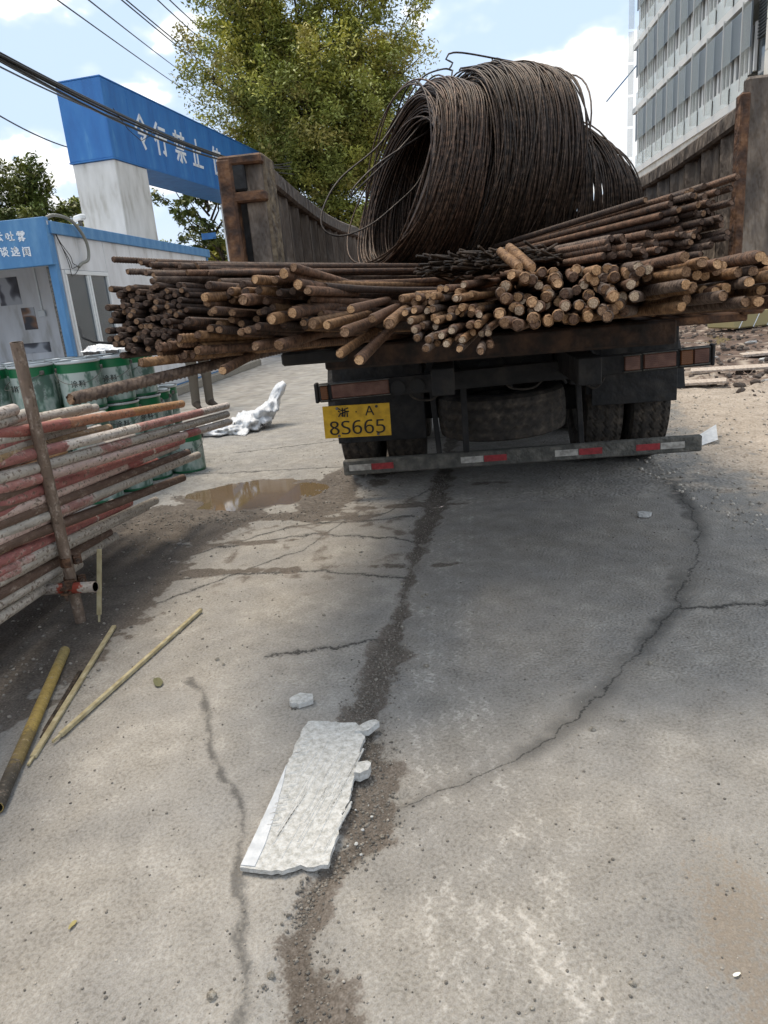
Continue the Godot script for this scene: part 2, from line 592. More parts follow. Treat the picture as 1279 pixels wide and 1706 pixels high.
func puddle_depth(x: float, z: float) -> float:
	var best := 0.0
	for p in PUDDLES:
		var r := Vector2((x - p[0]) / p[2], (z - p[1]) / p[3]).length() + 0.45 * nz_b.get_noise_2d(x * 0.45, z * 0.45)
		best = maxf(best, clampf((1.15 - r) * 1.6, 0.0, 1.0))
	return best

func ground_y(x: float, z: float) -> float:
	var y := 0.004 * nz_a.get_noise_2d(x, z) + 0.0025 * nz_b.get_noise_2d(x * 2.0, z * 2.0)
	var jw := curve_at(JOINT_W, z)
	var dj := absf(x - curve_at(JOINT, z)) - jw * (1.0 + 0.6 * nz_b.get_noise_2d(x, z * 2.0))
	if z > -9.0:
		y -= 0.011 * smoothstep(0.012, -0.012, dj)
	if z < -4.0 and x > 1.0:
		var m := mud_at(x, z)
		y += m * (0.10 * nz_b.get_noise_2d(x * 0.30, z * 0.30) + 0.10 * absf(nz_b.get_noise_2d(x * 0.9 + 7.0, z * 0.9)) - 0.01)
		y += 0.02 * clampf((x - earth_edge(z)) * 1.5, 0.0, 1.0) * nz_b.get_noise_2d(x * 0.8, z * 0.8)
	y -= 0.030 * puddle_depth(x, z)
	return y

func bytes_of(sd: int, freq: float, px: float, x0: float, z0: float, w: int, hh: int, oct: int) -> PackedByteArray:
	var n := fnl(sd, freq * px, oct, 0.55)
	n.offset = Vector3(x0 / px, z0 / px, 0)
	var im := n.get_image(w, hh, false, false, false)
	im.convert(Image.FORMAT_L8)
	return im.get_data()

func ground_texture(x0: float, x1: float, z0: float, z1: float, w: int) -> Array:
	var px := (x1 - x0) / w
	var hh := int(round((z1 - z0) / px))
	var na := bytes_of(101, 0.8, px, x0, z0, w, hh, 5)
	var nb := bytes_of(102, 6.0, px, x0, z0, w, hh, 4)
	var nc := bytes_of(103, 70.0, px, x0, z0, w, hh, 3)
	var nd := bytes_of(104, minf(300.0, 0.35 / px), px, x0, z0, w, hh, 1)
	var ne := bytes_of(105, 2.2, px, x0, z0, w, hh, 5)
	var cells := FastNoiseLite.new()
	cells.noise_type = FastNoiseLite.TYPE_CELLULAR
	cells.cellular_return_type = FastNoiseLite.RETURN_DISTANCE2_SUB
	cells.seed = 9
	cells.frequency = 2.1 * px
	cells.offset = Vector3(x0 / px, z0 / px, 0)
	var ci := cells.get_image(w, hh, false, false, false)
	ci.convert(Image.FORMAT_L8)
	var nf := ci.get_data()
	# cracks that run across, as distance below a line per column
	var zs := []
	for cr in ACROSS:
		var row := PackedFloat32Array()
		row.resize(w)
		for i in w:
			var x := x0 + (i + 0.5) * px
			row[i] = curve_at(cr, x) if x >= cr[0][0] and x <= cr[cr.size() - 1][0] else 1e6
		zs.append(row)
	# rows are worked out in bands, side by side
	var bands := 8
	var parts := []
	parts.resize(bands)
	var job := func(band: int): parts[band] = ground_rows(band * hh / bands, (band + 1) * hh / bands, x0, z0, px, w, na, nb, nc, nd, ne, nf, zs)
	var task := WorkerThreadPool.add_group_task(job, bands)
	WorkerThreadPool.wait_for_group_task_completion(task)
	var out := PackedByteArray()
	for p in parts:
		out.append_array(p)
	# fine relief from the grain itself
	var him := Image.create_from_data(w, hh, false, Image.FORMAT_L8, nc)
	him.convert(Image.FORMAT_RGBA8)
	him.bump_map_to_normal_map(2.2)
	return [ImageTexture.create_from_image(Image.create_from_data(w, hh, false, Image.FORMAT_RGB8, out)), ImageTexture.create_from_image(him)]

func ground_rows(j0: int, j1: int, x0: float, z0: float, px: float, w: int, na: PackedByteArray, nb: PackedByteArray, nc: PackedByteArray, nd: PackedByteArray, ne: PackedByteArray, nf: PackedByteArray, zs: Array) -> PackedByteArray:
	var out := PackedByteArray()
	out.resize(w * (j1 - j0) * 3)
	var k := 0
	for j in range(j0, j1):
		var z := z0 + (j + 0.5) * px
		var xj := curve_at(JOINT, z)
		var wj := curve_at(JOINT_W, z)
		var xr := curve_at(CRACK_R, z) if z > -4.78 and z < -1.5 else 1e6
		var xl := curve_at(CRACK_L, z) if z > -2.3 else 1e6
		var xe := earth_edge(z)
		var xt := curve_at([[-4.6, -0.1], [-3.3, -0.14], [-2.3, -0.16], [-1.27, 0.03], [-0.7, 0.1]], z)
		var saw := absf(fposmod(z / 0.062, 1.0) - 0.5) * 0.05
		var near: bool = z > -9.4
		var blobs := []
		for s in SOIL:
			if absf(z - s[1]) < s[3] + 0.5:
				blobs.append(s)
		for i in w:
			var q := j * w + i
			var x := x0 + (i + 0.5) * px
			var a := na[q] / 255.0 - 0.5
			var b := nb[q] / 255.0 - 0.5
			var c := nc[q] / 255.0 - 0.5
			var d := nd[q] / 255.0 - 0.5
			var e := ne[q] / 255.0 - 0.5
			# concrete: pale cement, worn darker in patches, sand grains
			var l := 146.0 + 20.0 * a + 16.0 * e + 24.0 * b + 34.0 * c + 30.0 * d
			if x > xj:
				l -= 9.0
			if b + 0.7 * c + 0.8 * e > 0.26:
				l += 6.0
			elif c + 0.5 * b < -0.20:
				l -= 8.0
			# open pits and sand grains
			if d + 0.35 * c > 0.36:
				l -= 30.0
			elif d + 0.3 * b < -0.36:
				l += 16.0
			var warm := 6.0 + 5.0 * e
			var r := l + warm
			var g := l + warm * 0.35
			var bl := l - warm * 0.75
			if near:
				# tyre prints in pale dust
				var tx := x - xt
				if tx > -0.17 and tx < 0.19 and x > xj + wj:
					var f := fposmod((tx + saw) / 0.052, 1.0)
					var amt := clampf(0.25 + 1.2 * e + 2.2 * b + 1.2 * c, 0.0, 1.0) * (22.0 * clampf(1.5 - absf(f - 0.25) * 6.0 + 2.0 * c, 0.0, 1.0) - 4.0)
					r += amt
					g += amt
					bl += amt
				# dark seepage along the long crack
				var dr := absf(x - xr + 0.05 * b + 0.10 * e)
				if dr < 0.16:
					var st := clampf(1.15 - dr / (0.035 + 0.06 * clampf(e + 0.5, 0.0, 1.0)) + 1.4 * c + 1.6 * b, 0.0, 1.0) * clampf(0.28 + 0.9 * a, 0.06, 0.42)
					r *= 1.0 - st
					g *= 1.0 - st
					bl *= 1.0 - st
					if dr < 0.003 + 0.012 * c + 0.004 * b:
						r *= 0.6
						g *= 0.6
						bl *= 0.6
				var dl := absf(x - xl + 0.05 * b + 0.08 * e)
				if dl < 0.08:
					var st2 := clampf(0.75 - dl / 0.022 + 2.2 * b + 1.6 * c + 1.5 * a, 0.0, 1.0) * 0.36
					r *= 1.0 - st2
					g *= 1.0 - st2
					bl *= 1.0 - st2
				for row in zs:
					var dz := absf(z - row[i] + 0.08 * b + 0.03 * c)
					if dz < 0.03:
						var st3 := (0.5 if dz < 0.006 + 0.008 * (e + 0.3) else 0.22 * clampf(1.0 - dz / 0.03 + b, 0.0, 1.0))
						r *= 1.0 - st3
						g *= 1.0 - st3
						bl *= 1.0 - st3
				# soil in the joint and spread around it
				var F := wj * (1.1 + 1.6 * e) - absf(x - xj) + (0.15 if x > xj else 0.09) * b + 0.05 * c
				var rx := (x + 0.95) / 0.85
				var rz := (z + 4.05) / 1.05
				var rm := 1.0 - rx * rx - rz * rz
				if rm > 0.0 and x < xj + 0.03:
					F = maxf(F, (0.09 + 0.12 * e - nf[q] / 255.0) * 0.30 * minf(rm * 2.0, 1.0) + 0.05 * b + 0.03 * c - 0.012)
				for s in blobs:
					var ux: float = (x - s[0]) / s[2]
					var uz: float = (z - s[1]) / s[3]
					var m: float = minf(s[2], s[3])
					F = maxf(F, minf(m, 0.25) * (1.0 - (ux * ux + uz * uz)) + 0.24 * e + 0.14 * b + 0.04 * c - 0.03)
				if F > -0.008:
					var t := clampf((F + 0.008) / 0.02, 0.0, 1.0)
					t *= 0.92
					var sl := 84.0 + 34.0 * b + 52.0 * c + 34.0 * d + 24.0 * e
					r = lerpf(r, sl + 8.0, t)
					g = lerpf(g, sl, t)
					bl = lerpf(bl, sl - 8.0, t)
				# a rusty brown patch of wet soil by the corner of the slab
				var bx := (x - 0.52) / 0.13
				var bz := (z + 1.06) / 0.34
				var bs := 1.0 - bx * bx - bz * bz + 2.6 * e + 2.6 * b + 3.0 * c
				if bs > 0.0:
					bs = minf(bs * 0.35, 0.34) * clampf(0.8 + 2.0 * c + 1.6 * b, 0.0, 1.0)
					r = lerpf(r, 104.0, bs)
					g = lerpf(g, 84.0, bs)
					bl = lerpf(bl, 62.0, bs)
			# bare earth beside the lorry
			var ed := x - xe + 1.5 * e + 0.7 * b
			if ed > 0.0 and z > -70.0:
				var t2 := clampf(ed / 0.35, 0.0, 0.95)
				var el := 158.0 + 40.0 * b + 60.0 * c + 26.0 * d + 34.0 * e
				if b + 0.6 * c > 0.22:
					el -= 46.0
				var md := 0.0
				if x > 1.8 and z < -6.0:
					md = clampf((x - (2.7 if z < -9.0 else 2.7 + (z + 9.0) * 1.0)) * 1.2 + 2.6 * e + 1.4 * b, 0.0, 1.0)
					if e + b > 0.16:
						md *= 0.15
				var er := lerpf(el + 12.0, 92.0 + 60.0 * b + 40.0 * c, md)
				var eg := lerpf(el, 74.0 + 56.0 * b + 38.0 * c, md)
				var eb := lerpf(el - 14.0, 63.0 + 52.0 * b + 36.0 * c, md)
				r = lerpf(r, er, t2)
				g = lerpf(g, eg, t2)
				bl = lerpf(bl, eb, t2)
			out[k] = clampi(int(r), 0, 255)
			out[k + 1] = clampi(int(g), 0, 255)
			out[k + 2] = clampi(int(bl), 0, 255)
			k += 3
	return out

func make_ground():
	nz_a = fnl(201, 0.7, 3)
	nz_b = fnl(202, 5.0, 4)
	var strips := [[-1.8, 1.8, -2.2, -0.7, 1792, 0.018], [-3.2, 3.2, -4.4, -2.2, 1536, 0.022], [-7.0, 7.0, -9.4, -4.4, 1280, 0.04], [-45.0, 45.0, -70.0, -9.4, 896, 0.36]]
	var mesh := ArrayMesh.new()
	var mats := []
	for s in strips:
		var tex := ground_texture(s[0], s[1], s[2], s[3], s[4])
		var m := StandardMaterial3D.new()
		m.albedo_texture = tex[0]
		m.normal_enabled = true
		m.normal_texture = tex[1]
		m.normal_scale = 0.8
		m.roughness = 0.9
		mats.append(m)
		var b := MB.new()
		var nx := int(ceil((s[1] - s[0]) / s[5]))
		var nzc := int(ceil((s[3] - s[2]) / s[5]))
		for j in nzc + 1:
			var z := lerpf(s[2], s[3], float(j) / nzc)
			for i in nx + 1:
				var x := lerpf(s[0], s[1], float(i) / nx)
				b.v.append(Vector3(x, ground_y(x, z), z))
				b.uv.append(Vector2(float(i) / nx, float(j) / nzc))
				b.c.append(Color.WHITE)
		for j in nzc + 1:
			for i in nx + 1:
				var l := j * (nx + 1) + maxi(i - 1, 0)
				var r := j * (nx + 1) + mini(i + 1, nx)
				var u := maxi(j - 1, 0) * (nx + 1) + i
				var d := mini(j + 1, nzc) * (nx + 1) + i
				b.n.append((b.v[d] - b.v[u]).cross(b.v[r] - b.v[l]).normalized())
		for j in nzc:
			for i in nx:
				var a := j * (nx + 1) + i
				b.ix.append_array([a, a + 1, a + nx + 2, a, a + nx + 2, a + nx + 1])
		var arr := b.arrays()
		var tg := PackedFloat32Array()
		tg.resize(b.v.size() * 4)
		for q in b.v.size():
			tg[q * 4] = 1.0
			tg[q * 4 + 3] = 1.0
		arr[Mesh.ARRAY_TANGENT] = tg
		mesh.add_surface_from_arrays(Mesh.PRIMITIVE_TRIANGLES, arr)
	var o := MB.new()
	for q in [[-60, -1.8, -2.2, -0.7], [1.8, 60, -2.2, -0.7], [-60, -3.2, -4.4, -2.2], [3.2, 60, -4.4, -2.2], [-60, -7, -9.4, -4.4], [7, 60, -9.4, -4.4], [-400, -45, -70, -9.4], [45, 400, -70, -9.4], [-400, 400, -500, -70], [-60, 60, -0.7, 60]]:
		o.quad(Vector3(q[0], 0, q[3]), Vector3(q[1], 0, q[3]), Vector3(q[1], 0, q[2]), Vector3(q[0], 0, q[2]))
	o.done(mesh)
	mats.append(tri_mat(ramp_tex(73, 0.02, [[0.15, h("777168")], [0.5, h("918b81")], [0.85, h("a9a398")]]), 0.9, 0.9, 0.0, M.fine, 0.6))
	var gr := node("ground", mesh, mats)
	tag(gr, "worn grey concrete yard with a soil-filled joint and bare earth beyond", "ground", "", "structure")
	# standing water
	var water := plain(Color(0.47, 0.40, 0.31, 0.84), 0.04)
	water.transparency = BaseMaterial3D.TRANSPARENCY_ALPHA
	for p in PUDDLES:
		var b := MB.new()
		var rim := []
		for s in 40:
			var a := TAU * s / 40
			rim.append(Vector3(cos(a) * p[2] * 1.5, 0, -sin(a) * p[3] * 1.5))
		for s in 40:
			b.tri(Vector3.ZERO, rim[s], rim[(s + 1) % 40])
		var w := node("puddle", b.done(), water)
		w.position = Vector3(p[0], -0.011 if p[0] < 0 else -0.012, p[1])
		tag(w, "brown puddle lying on the broken concrete beside the tube pile" if p[0] < 0 else "shallow puddle in the churned mud beyond the lorry", "puddle", "", "structure")
	make_grit()

# an angular stone about one unit across
func stone_mesh(sd: int, flat := 0.65) -> ArrayMesh:
	var r := RandomNumberGenerator.new()
	r.seed = sd
	var b := MB.new()
	var ico := [Vector3(0, 1, 0), Vector3(0, -1, 0)]
	var ring1 := []
	var ring2 := []
	for i in 5:
		var a := TAU * i / 5
		ring1.append(Vector3(cos(a) * 0.9, 0.45, sin(a) * 0.9) * r.randf_range(0.7, 1.15))
		ring2.append(Vector3(cos(a + 0.63) * 0.9, -0.45, sin(a + 0.63) * 0.9) * r.randf_range(0.7, 1.15))
	var top: Vector3 = ico[0] * r.randf_range(0.7, 1.0)
	var bot: Vector3 = ico[1] * r.randf_range(0.7, 1.0)
	b.xf = Transform3D(Basis.from_scale(Vector3(0.5, 0.5 * flat, 0.5)))
	for i in 5:
		var k := (i + 1) % 5
		b.tri(top, ring1[k], ring1[i])
		b.tri(ring1[i], ring1[k], ring2[i])
		b.tri(ring1[k], ring2[k], ring2[i])
		b.tri(bot, ring2[i], ring2[k])
	return b.done()

func make_grit():
	var mat := plain(Color.WHITE, 0.95)
	mat.vertex_color_use_as_albedo = true
	var xs := []
	var cols := []
	rng.seed = 77
	var put := func(x: float, z: float, s: float, dark: float):
		var bs := Basis.from_euler(Vector3(rng.randf() * 0.6, rng.randf() * TAU, rng.randf() * 0.6)).scaled(Vector3.ONE * s)
		xs.append(Transform3D(bs, Vector3(x, ground_y(x, z) + s * 0.14, z)))
		var v := rng.randf_range(0.16, 0.40) * dark
		cols.append(Color(v * 1.10, v, v * 0.86) if dark != 0.40 else Color(v * 1.15, v * 0.93, v * 0.78))
	for i in 5200:   # crumbs lying in the joint
		var z := -rng.randf_range(0.75, 5.3) if i % 3 else -rng.randf_range(1.2, 2.5)
		var w := curve_at(JOINT_W, z)
		var x := curve_at(JOINT, z) + rng.randfn(0.0, w * 0.7)
		put.call(x, z, 0.003 + 0.009 * pow(rng.randf(), 3.0), 0.62)
	for i in 8000:   # sand and chips over the slab
		var z := -0.8 - 6.5 * pow(rng.randf(), 1.7)
		var x := rng.randf_range(-1.0, 1.0) * (0.5 - z * 0.55)
		put.call(x, z, 0.002 + 0.0065 * pow(rng.randf(), 4.0) * (1.0 - z * 0.15), rng.randf_range(0.4, 1.2))
	for i in 2600:   # soil by the tube pile and the puddle
		var s: Array = SOIL[[0, 1, 2, 3, 4, 5, 0, 1][i % 8]]
		var x: float = s[0] + rng.randfn(0.0, s[2] * 0.55)
		var z: float = s[1] + rng.randfn(0.0, s[3] * 0.55)
		put.call(x, z, 0.004 + 0.018 * pow(rng.randf(), 3.5), 0.75)
	for i in 4200:   # stony earth beside the lorry
		var z := -3.2 - 9.0 * pow(rng.randf(), 1.3)
		var x := earth_edge(z) + rng.randf() * rng.randf() * 3.2 - 0.25
		put.call(x, z, 0.005 + 0.030 * pow(rng.randf(), 5.0), rng.randf_range(0.9, 1.7))
	for i in 5200:   # clods in the mud
		var z := -rng.randf_range(7.5, 24.0)
		var x := curve_at([[-24.0, 4.0], [-14.0, 3.4], [-10.0, 2.8], [-7.5, 3.2]], z) + rng.randf() * 6.0
		put.call(x, z, 0.02 + 0.12 * pow(rng.randf(), 4.0), 0.40)
	var mm := MultiMesh.new()
	mm.transform_format = MultiMesh.TRANSFORM_3D
	mm.use_colors = true
	mm.mesh = stone_mesh(4)
	mm.instance_count = xs.size()
	for i in xs.size():
		mm.set_instance_transform(i, xs[i])
		mm.set_instance_color(i, cols[i])
	var o := MultiMeshInstance3D.new()
	o.multimesh = mm
	o.material_override = mat
	o.name = numbered("gravel")
	add_child(o)
	tag(o, "loose grit, crumbs of soil and small stones scattered over the yard", "gravel", "", "stuff")

# a part given in world coordinates, hung under its thing or part (which are only shifted, not turned)
func wpart(called: String, mesh: Mesh, mat, parent: Node3D) -> MeshInstance3D:
	var o := node(called, mesh, mat, parent)
	var off := Vector3.ZERO
	var p: Node = parent
	while p != self:
		off += (p as Node3D).position
		p = p.get_parent()
	o.position = -off
	return o

func wbox(called: String, x0: float, x1: float, y0: float, y1: float, z0: float, z1: float, mat, parent: Node3D, ch := 0.006) -> MeshInstance3D:
	return wpart(called, boxmesh(Vector3(x1 - x0, y1 - y0, absf(z1 - z0)), ch, Vector3(x0 + x1, y0 + y1, z0 + z1) * 0.5), mat, parent)

# ------------------------------------------------------------------ hand-drawn characters: strokes on a 100 x 100 field, y down
var GLYPH := {
	"ling": [[50, 2, 10, 42], [50, 2, 90, 42], [42, 34, 56, 44], [24, 54, 74, 54, 46, 80], [38, 70, 60, 96]],
	"xing": [[32, 4, 6, 30], [36, 28, 4, 58], [24, 46, 24, 98], [46, 16, 92, 16], [42, 42, 98, 42], [76, 42, 76, 94, 62, 88]],
	"jin": [[6, 16, 46, 16], [26, 2, 26, 46], [26, 18, 6, 40], [26, 18, 44, 36], [54, 16, 96, 16], [74, 2, 74, 46], [74, 18, 54, 40], [74, 18, 96, 40], [22, 54, 78, 54], [8, 68, 92, 68], [50, 68, 50, 98, 40, 94], [30, 76, 14, 94], [68, 76, 86, 94]],
	"zhi": [[52, 4, 52, 92], [52, 40, 88, 40], [22, 34, 22, 92], [4, 92, 96, 92]],
	"shi": [[28, 2, 4, 44], [18, 28, 18, 98], [36, 16, 96, 16], [42, 30, 42, 54, 90, 54, 90, 30, 42, 30], [66, 4, 66, 60, 52, 82, 32, 98], [42, 62, 64, 84, 98, 98]],
	"yun": [[20, 14, 80, 14], [4, 40, 96, 40], [44, 40, 16, 88, 82, 84], [64, 60, 90, 96]],
	"tu": [[6, 22, 6, 74], [6, 22, 34, 22, 34, 74], [6, 72, 34, 72], [46, 40, 92, 40], [69, 6, 69, 90], [40, 90, 98, 90]],
	"wu": [[16, 4, 84, 4], [6, 34, 6, 18, 94, 18, 90, 34], [50, 4, 50, 42], [22, 26, 36, 30], [22, 38, 36, 42], [62, 26, 78, 30], [62, 38, 78, 42], [42, 46, 18, 66], [38, 52, 70, 52, 14, 78], [40, 58, 92, 78], [24, 80, 78, 80, 70, 98, 58, 94], [48, 70, 40, 86, 20, 99]],
	"chang": [[70, 8, 34, 34], [6, 44, 96, 44], [30, 4, 30, 92, 52, 78], [46, 46, 96, 94]],
	"tan": [[10, 8, 24, 20], [6, 36, 24, 36, 22, 84, 36, 70], [66, 4, 62, 28, 38, 48], [66, 26, 92, 46], [46, 12, 52, 24], [88, 10, 78, 22], [66, 52, 62, 76, 36, 98], [66, 74, 96, 98], [46, 60, 52, 72], [90, 58, 80, 70]],
	"yi": [[12, 10, 22, 22], [4, 42, 20, 42, 20, 74, 6, 88], [4, 86, 24, 86, 98, 94], [56, 2, 36, 24], [50, 10, 76, 10, 68, 22], [44, 24, 44, 44, 86, 44, 86, 24, 44, 24], [64, 24, 60, 52, 34, 76], [70, 46, 70, 72, 94, 72, 94, 62]],
	"wen": [[12, 4, 20, 16], [10, 22, 10, 98], [32, 10, 90, 10, 90, 96, 78, 92], [26, 28, 76, 28], [36, 28, 36, 78], [66, 28, 66, 92], [36, 44, 66, 44], [36, 60, 66, 60], [22, 80, 80, 74]],
	"zhe": [[8, 8, 20, 18], [4, 34, 16, 44], [4, 94, 22, 60], [28, 28, 54, 28], [42, 4, 42, 92, 32, 86], [28, 66, 54, 52], [92, 6, 64, 16], [64, 14, 64, 60, 56, 96], [64, 42, 98, 42], [82, 42, 82, 98]],
	"coat": [[8, 8, 20, 18], [4, 34, 16, 44], [4, 94, 22, 60], [62, 4, 30, 36], [62, 4, 96, 36], [42, 38, 82, 38], [32, 56, 94, 56], [62, 38, 62, 96, 50, 90], [44, 66, 32, 84], [78, 66, 92, 84]],
	"liao": [[24, 4, 24, 96], [8, 10, 16, 28], [42, 8, 34, 28], [4, 40, 46, 40], [24, 42, 4, 76], [24, 46, 44, 66], [60, 12, 72, 24], [56, 36, 70, 48], [50, 72, 98, 62], [82, 4, 82, 98]],
}

# a character as raised strokes in the x, y plane, its lower left corner at the origin
func glyph(which: String, w: float, hh: float, pen: float, deep: float, b: MB = null) -> MB:
	if b == null:
		b = MB.new()
	for st in GLYPH[which]:
		for i in range(0, st.size() - 2, 2):
			var p := Vector3(st[i] * w / 100.0, (100 - st[i + 1]) * hh / 100.0, 0)
			var q := Vector3(st[i + 2] * w / 100.0, (100 - st[i + 3]) * hh / 100.0, 0)
			var e := (q - p).normalized() * pen * 0.35
			b.bar(p - e, q + e, pen, deep * (1.0 + 0.06 * (i % 3)), Vector3(0, 0, 1))
	return b

func words(text: String, size: float, deep: float, bold := false) -> TextMesh:
	var t := TextMesh.new()
	var f := SystemFont.new()
	f.font_names = PackedStringArray(["Droid Sans"])
	if bold:
		f.font_weight = 700
	t.font = f
	t.text = text
	t.font_size = 64
	t.pixel_size = size / 64.0
	t.depth = deep
	return t

# ------------------------------------------------------------------ the lorry
func tyre_mesh(R := 0.505, W := 0.275) -> ArrayMesh:
	var b := MB.new()
	var nr := 168
	var cols := []
	# across the tread, then down both walls
	for i in 33:
		cols.append(Vector2(lerpf(-0.5, 0.5, i / 32.0) * W * 0.86, R))
	for j in nr + 1:
		var a := TAU * j / nr
		var zig := (absf(fposmod(j / 4.0, 1.0) - 0.5) - 0.25) * 0.045
		for i in 33:
			var x: float = cols[i].x
			var r := R - 0.012 * pow(absf(x) / (W * 0.43), 3.0)
			for g in [-0.07, 0.0, 0.07]:
				if absf(x - g - zig) < 0.0068:
					r -= 0.013
			if absf(x) > W * 0.36 and j % 4 == 0:
				r -= 0.012
			var dir := Vector3(0, cos(a), sin(a))
			b.v.append(Vector3(x, 0, 0) + dir * r)
			b.n.append(dir)
			b.c.append(Color.WHITE)
			b.uv.append(Vector2(i / 32.0, float(j) / nr))
	for j in nr:
		for i in 32:
			var q := j * 33 + i
			b.ix.append_array([q, q + 34, q + 33, q, q + 1, q + 34])
	# normals from the grid
	for j in nr + 1:
		for i in 33:
			var l := b.v[j * 33 + maxi(i - 1, 0)]
			var rr := b.v[j * 33 + mini(i + 1, 32)]
			var u := b.v[posmod(j - 1, nr) * 33 + i]
			var d := b.v[posmod(j + 1, nr) * 33 + i]
			var nn := (d - u).cross(rr - l).normalized()
			if nn.dot(b.n[j * 33 + i]) < 0:
				nn = -nn
			b.n[j * 33 + i] = nn
	for s in [-1.0, 1.0]:
		var prof := [Vector2(R - 0.012, W * 0.43), Vector2(R - 0.05, W * 0.485), Vector2(R - 0.12, W * 0.5), Vector2(R - 0.19, W * 0.47), Vector2(R - 0.22, W * 0.40)]
		var old := b.xf
		b.xf = Transform3D(Basis(Vector3(0, 0, 1), -PI / 2 * s))
		b.lathe(prof, 56)
		b.xf = old
	return b.done()

func rim_mesh(R := 0.29, W := 0.22) -> ArrayMesh:
	var b := MB.new()
	b.xf = Transform3D(Basis(Vector3(0, 0, 1), PI / 2))
	b.lathe([Vector2(0.0, -0.02), Vector2(0.13, -0.02), Vector2(0.16, 0.03), Vector2(0.24, 0.03), Vector2(R - 0.03, -W * 0.45), Vector2(R, -W * 0.5), Vector2(R, W * 0.5), Vector2(R - 0.03, W * 0.45), Vector2(0.0, 0.05)], 40)
	return b.done()

func make_truck():
	var t := thing("truck", "old steel tipper lorry seen from behind, loaded with rusty bars and wire coils", "truck", Vector3(0.33, 0, -5.5))
	var x0 := -0.80
	var x1 := 1.30
	# --- body
	wbox("bed_floor", x0 - 0.04, x1 + 0.04, 1.07, 1.11, -9.6, -3.5, M.body_rust, t)
	wbox("rear_sill", -0.62, 1.0, 1.0, 1.108, -3.50, -3.40, M.sill, t, 0.01)
	for i in 9:
		var z := -3.9 - i * 0.65
		wbox("cross_beam", -0.5, 1.1, 0.96, 1.07, z - 0.04, z + 0.04, M.chassis, t)
	for x in [-0.07, 0.67]:
		wbox("hoist_rail", x - 0.06, x + 0.06, 0.80, 0.94, -9.4, -3.7, M.chassis, t)
	# --- side walls: panels between upright ribs, under a top rail
	for side in 2:
		var xi: float = x0 if side == 0 else x1
		var out: float = -1.0 if side == 0 else 1.0
		var top := 1.86 if side == 0 else 1.92
		var w := wpart("left_wall" if side == 0 else "right_wall", boxmesh(Vector3(0.03, 0.10, 6.0), 0.004, Vector3(xi + out * 0.03, 1.15, -6.6)), M.body, t)
		for i in 22:
			var za := -3.62 - i * 0.272
			var sag := 0.035 * sin(PI * clampf((i + 0.5) / 11.0, 0.0, 1.0))
			var b := MB.new()
			# pressed panel with a shallow fold
			var ya := 1.20
			var yb := top - sag
			var zl := za - 0.262
			var pr := 0.018 + 0.006 * (i % 3)
			for seg in [[0.0, 0.28, 0.0, 1.0], [0.28, 0.72, 1.0, 1.0], [0.72, 1.0, 1.0, 0.0]]:
				var z_a := lerpf(za, zl, seg[0])
				var z_b := lerpf(za, zl, seg[1])
				var xa: float = xi + out * (0.012 + pr * seg[2])
				var xb: float = xi + out * (0.012 + pr * seg[3])
				if side == 0:
					b.quad(Vector3(xa, ya, z_a), Vector3(xb, ya, z_b), Vector3(xb, yb, z_b), Vector3(xa, yb, z_a))
				else:
					b.quad(Vector3(xb, ya, z_b), Vector3(xa, ya, z_a), Vector3(xa, yb, z_a), Vector3(xb, yb, z_b))
			wpart("wall_panel", b.done(), M.body, w)
			var rb := MB.new()
			rb.box(Vector3(xi + out * 0.05, (ya + yb) * 0.5, zl - 0.005), Vector3(0.05, yb - ya, 0.03), 0.004)
			wpart("upright_rib", rb.done(), M.body, w)
		var pts := []
		for i in 13:
			pts.append(Vector3(xi + out * 0.045, top + 0.035 - 0.05 * sin(PI * minf(i / 6.0, 1.0)), lerpf(-3.6, -9.6, i / 12.0)))
		var rail := MB.new()
		for i in 12:
			rail.bar(pts[i] + Vector3(0, 0, 0.003), pts[i + 1], 0.10, 0.085, Vector3.UP, 0.012)
		wpart("top_rail", rail.done(), M.body, w)
	wbox("added_light_stop", x0 - 0.085, x0 - 0.078, 1.11, 1.85, -9.6, -3.62, M.chassis, t, 0.0)  # added sheets that stop light leaking between panels and ribs
	wbox("added_light_stop", x1 + 0.078, x1 + 0.085, 1.11, 1.90, -9.6, -3.66, M.chassis, t, 0.0)
	wbox("headboard", x0 - 0.06, x1 + 0.06, 1.10, 2.0, -9.66, -9.6, M.body, t)
	# --- corner posts of the tail
	var lp := wbox("tail_post", -0.905, -0.80, 1.10, 1.975, -3.62, -3.42, M.body_tan, t, 0.012)
	wbox("hinge_strip", -1.005, -0.935, 1.08, 1.955, -3.44, -3.36, M.body_rust, lp, 0.01)
	wbox("bracket", -1.0, -0.80, 1.925, 1.965, -3.425, -3.365, M.body_rust, lp, 0.008)
	wbox("bracket", -0.97, -0.80, 1.77, 1.815, -3.425, -3.365, M.body_rust, lp, 0.008)
	wbox("latch", -0.955, -0.885, 1.82, 1.93, -3.41, -3.37, M.chassis, lp, 0.008)
	var face := wbox("post_face", -0.90, -0.812, 1.10, 1.972, -3.424, -3.404, M.body, lp, 0.004)
	face.name = "post_face"
	wbox("added_gap_plate", -1.0, -0.90, 1.10, 1.94, -3.60, -3.50, M.chassis, lp, 0.0)  # dark plate added so the gap beside the post looks shaded
	var rp := wbox("tail_post", 1.30, 1.40, 1.10, 2.04, -3.66, -3.46, M.body_rust, t, 0.012)
	wbox("side_plate", 1.245, 1.66, 1.21, 2.05, -3.455, -3.41, M.body, rp, 0.012)
	wbox("edge_angle", 1.225, 1.262, 1.19, 1.99, -3.47, -3.40, M.body_rust, rp, 0.006)
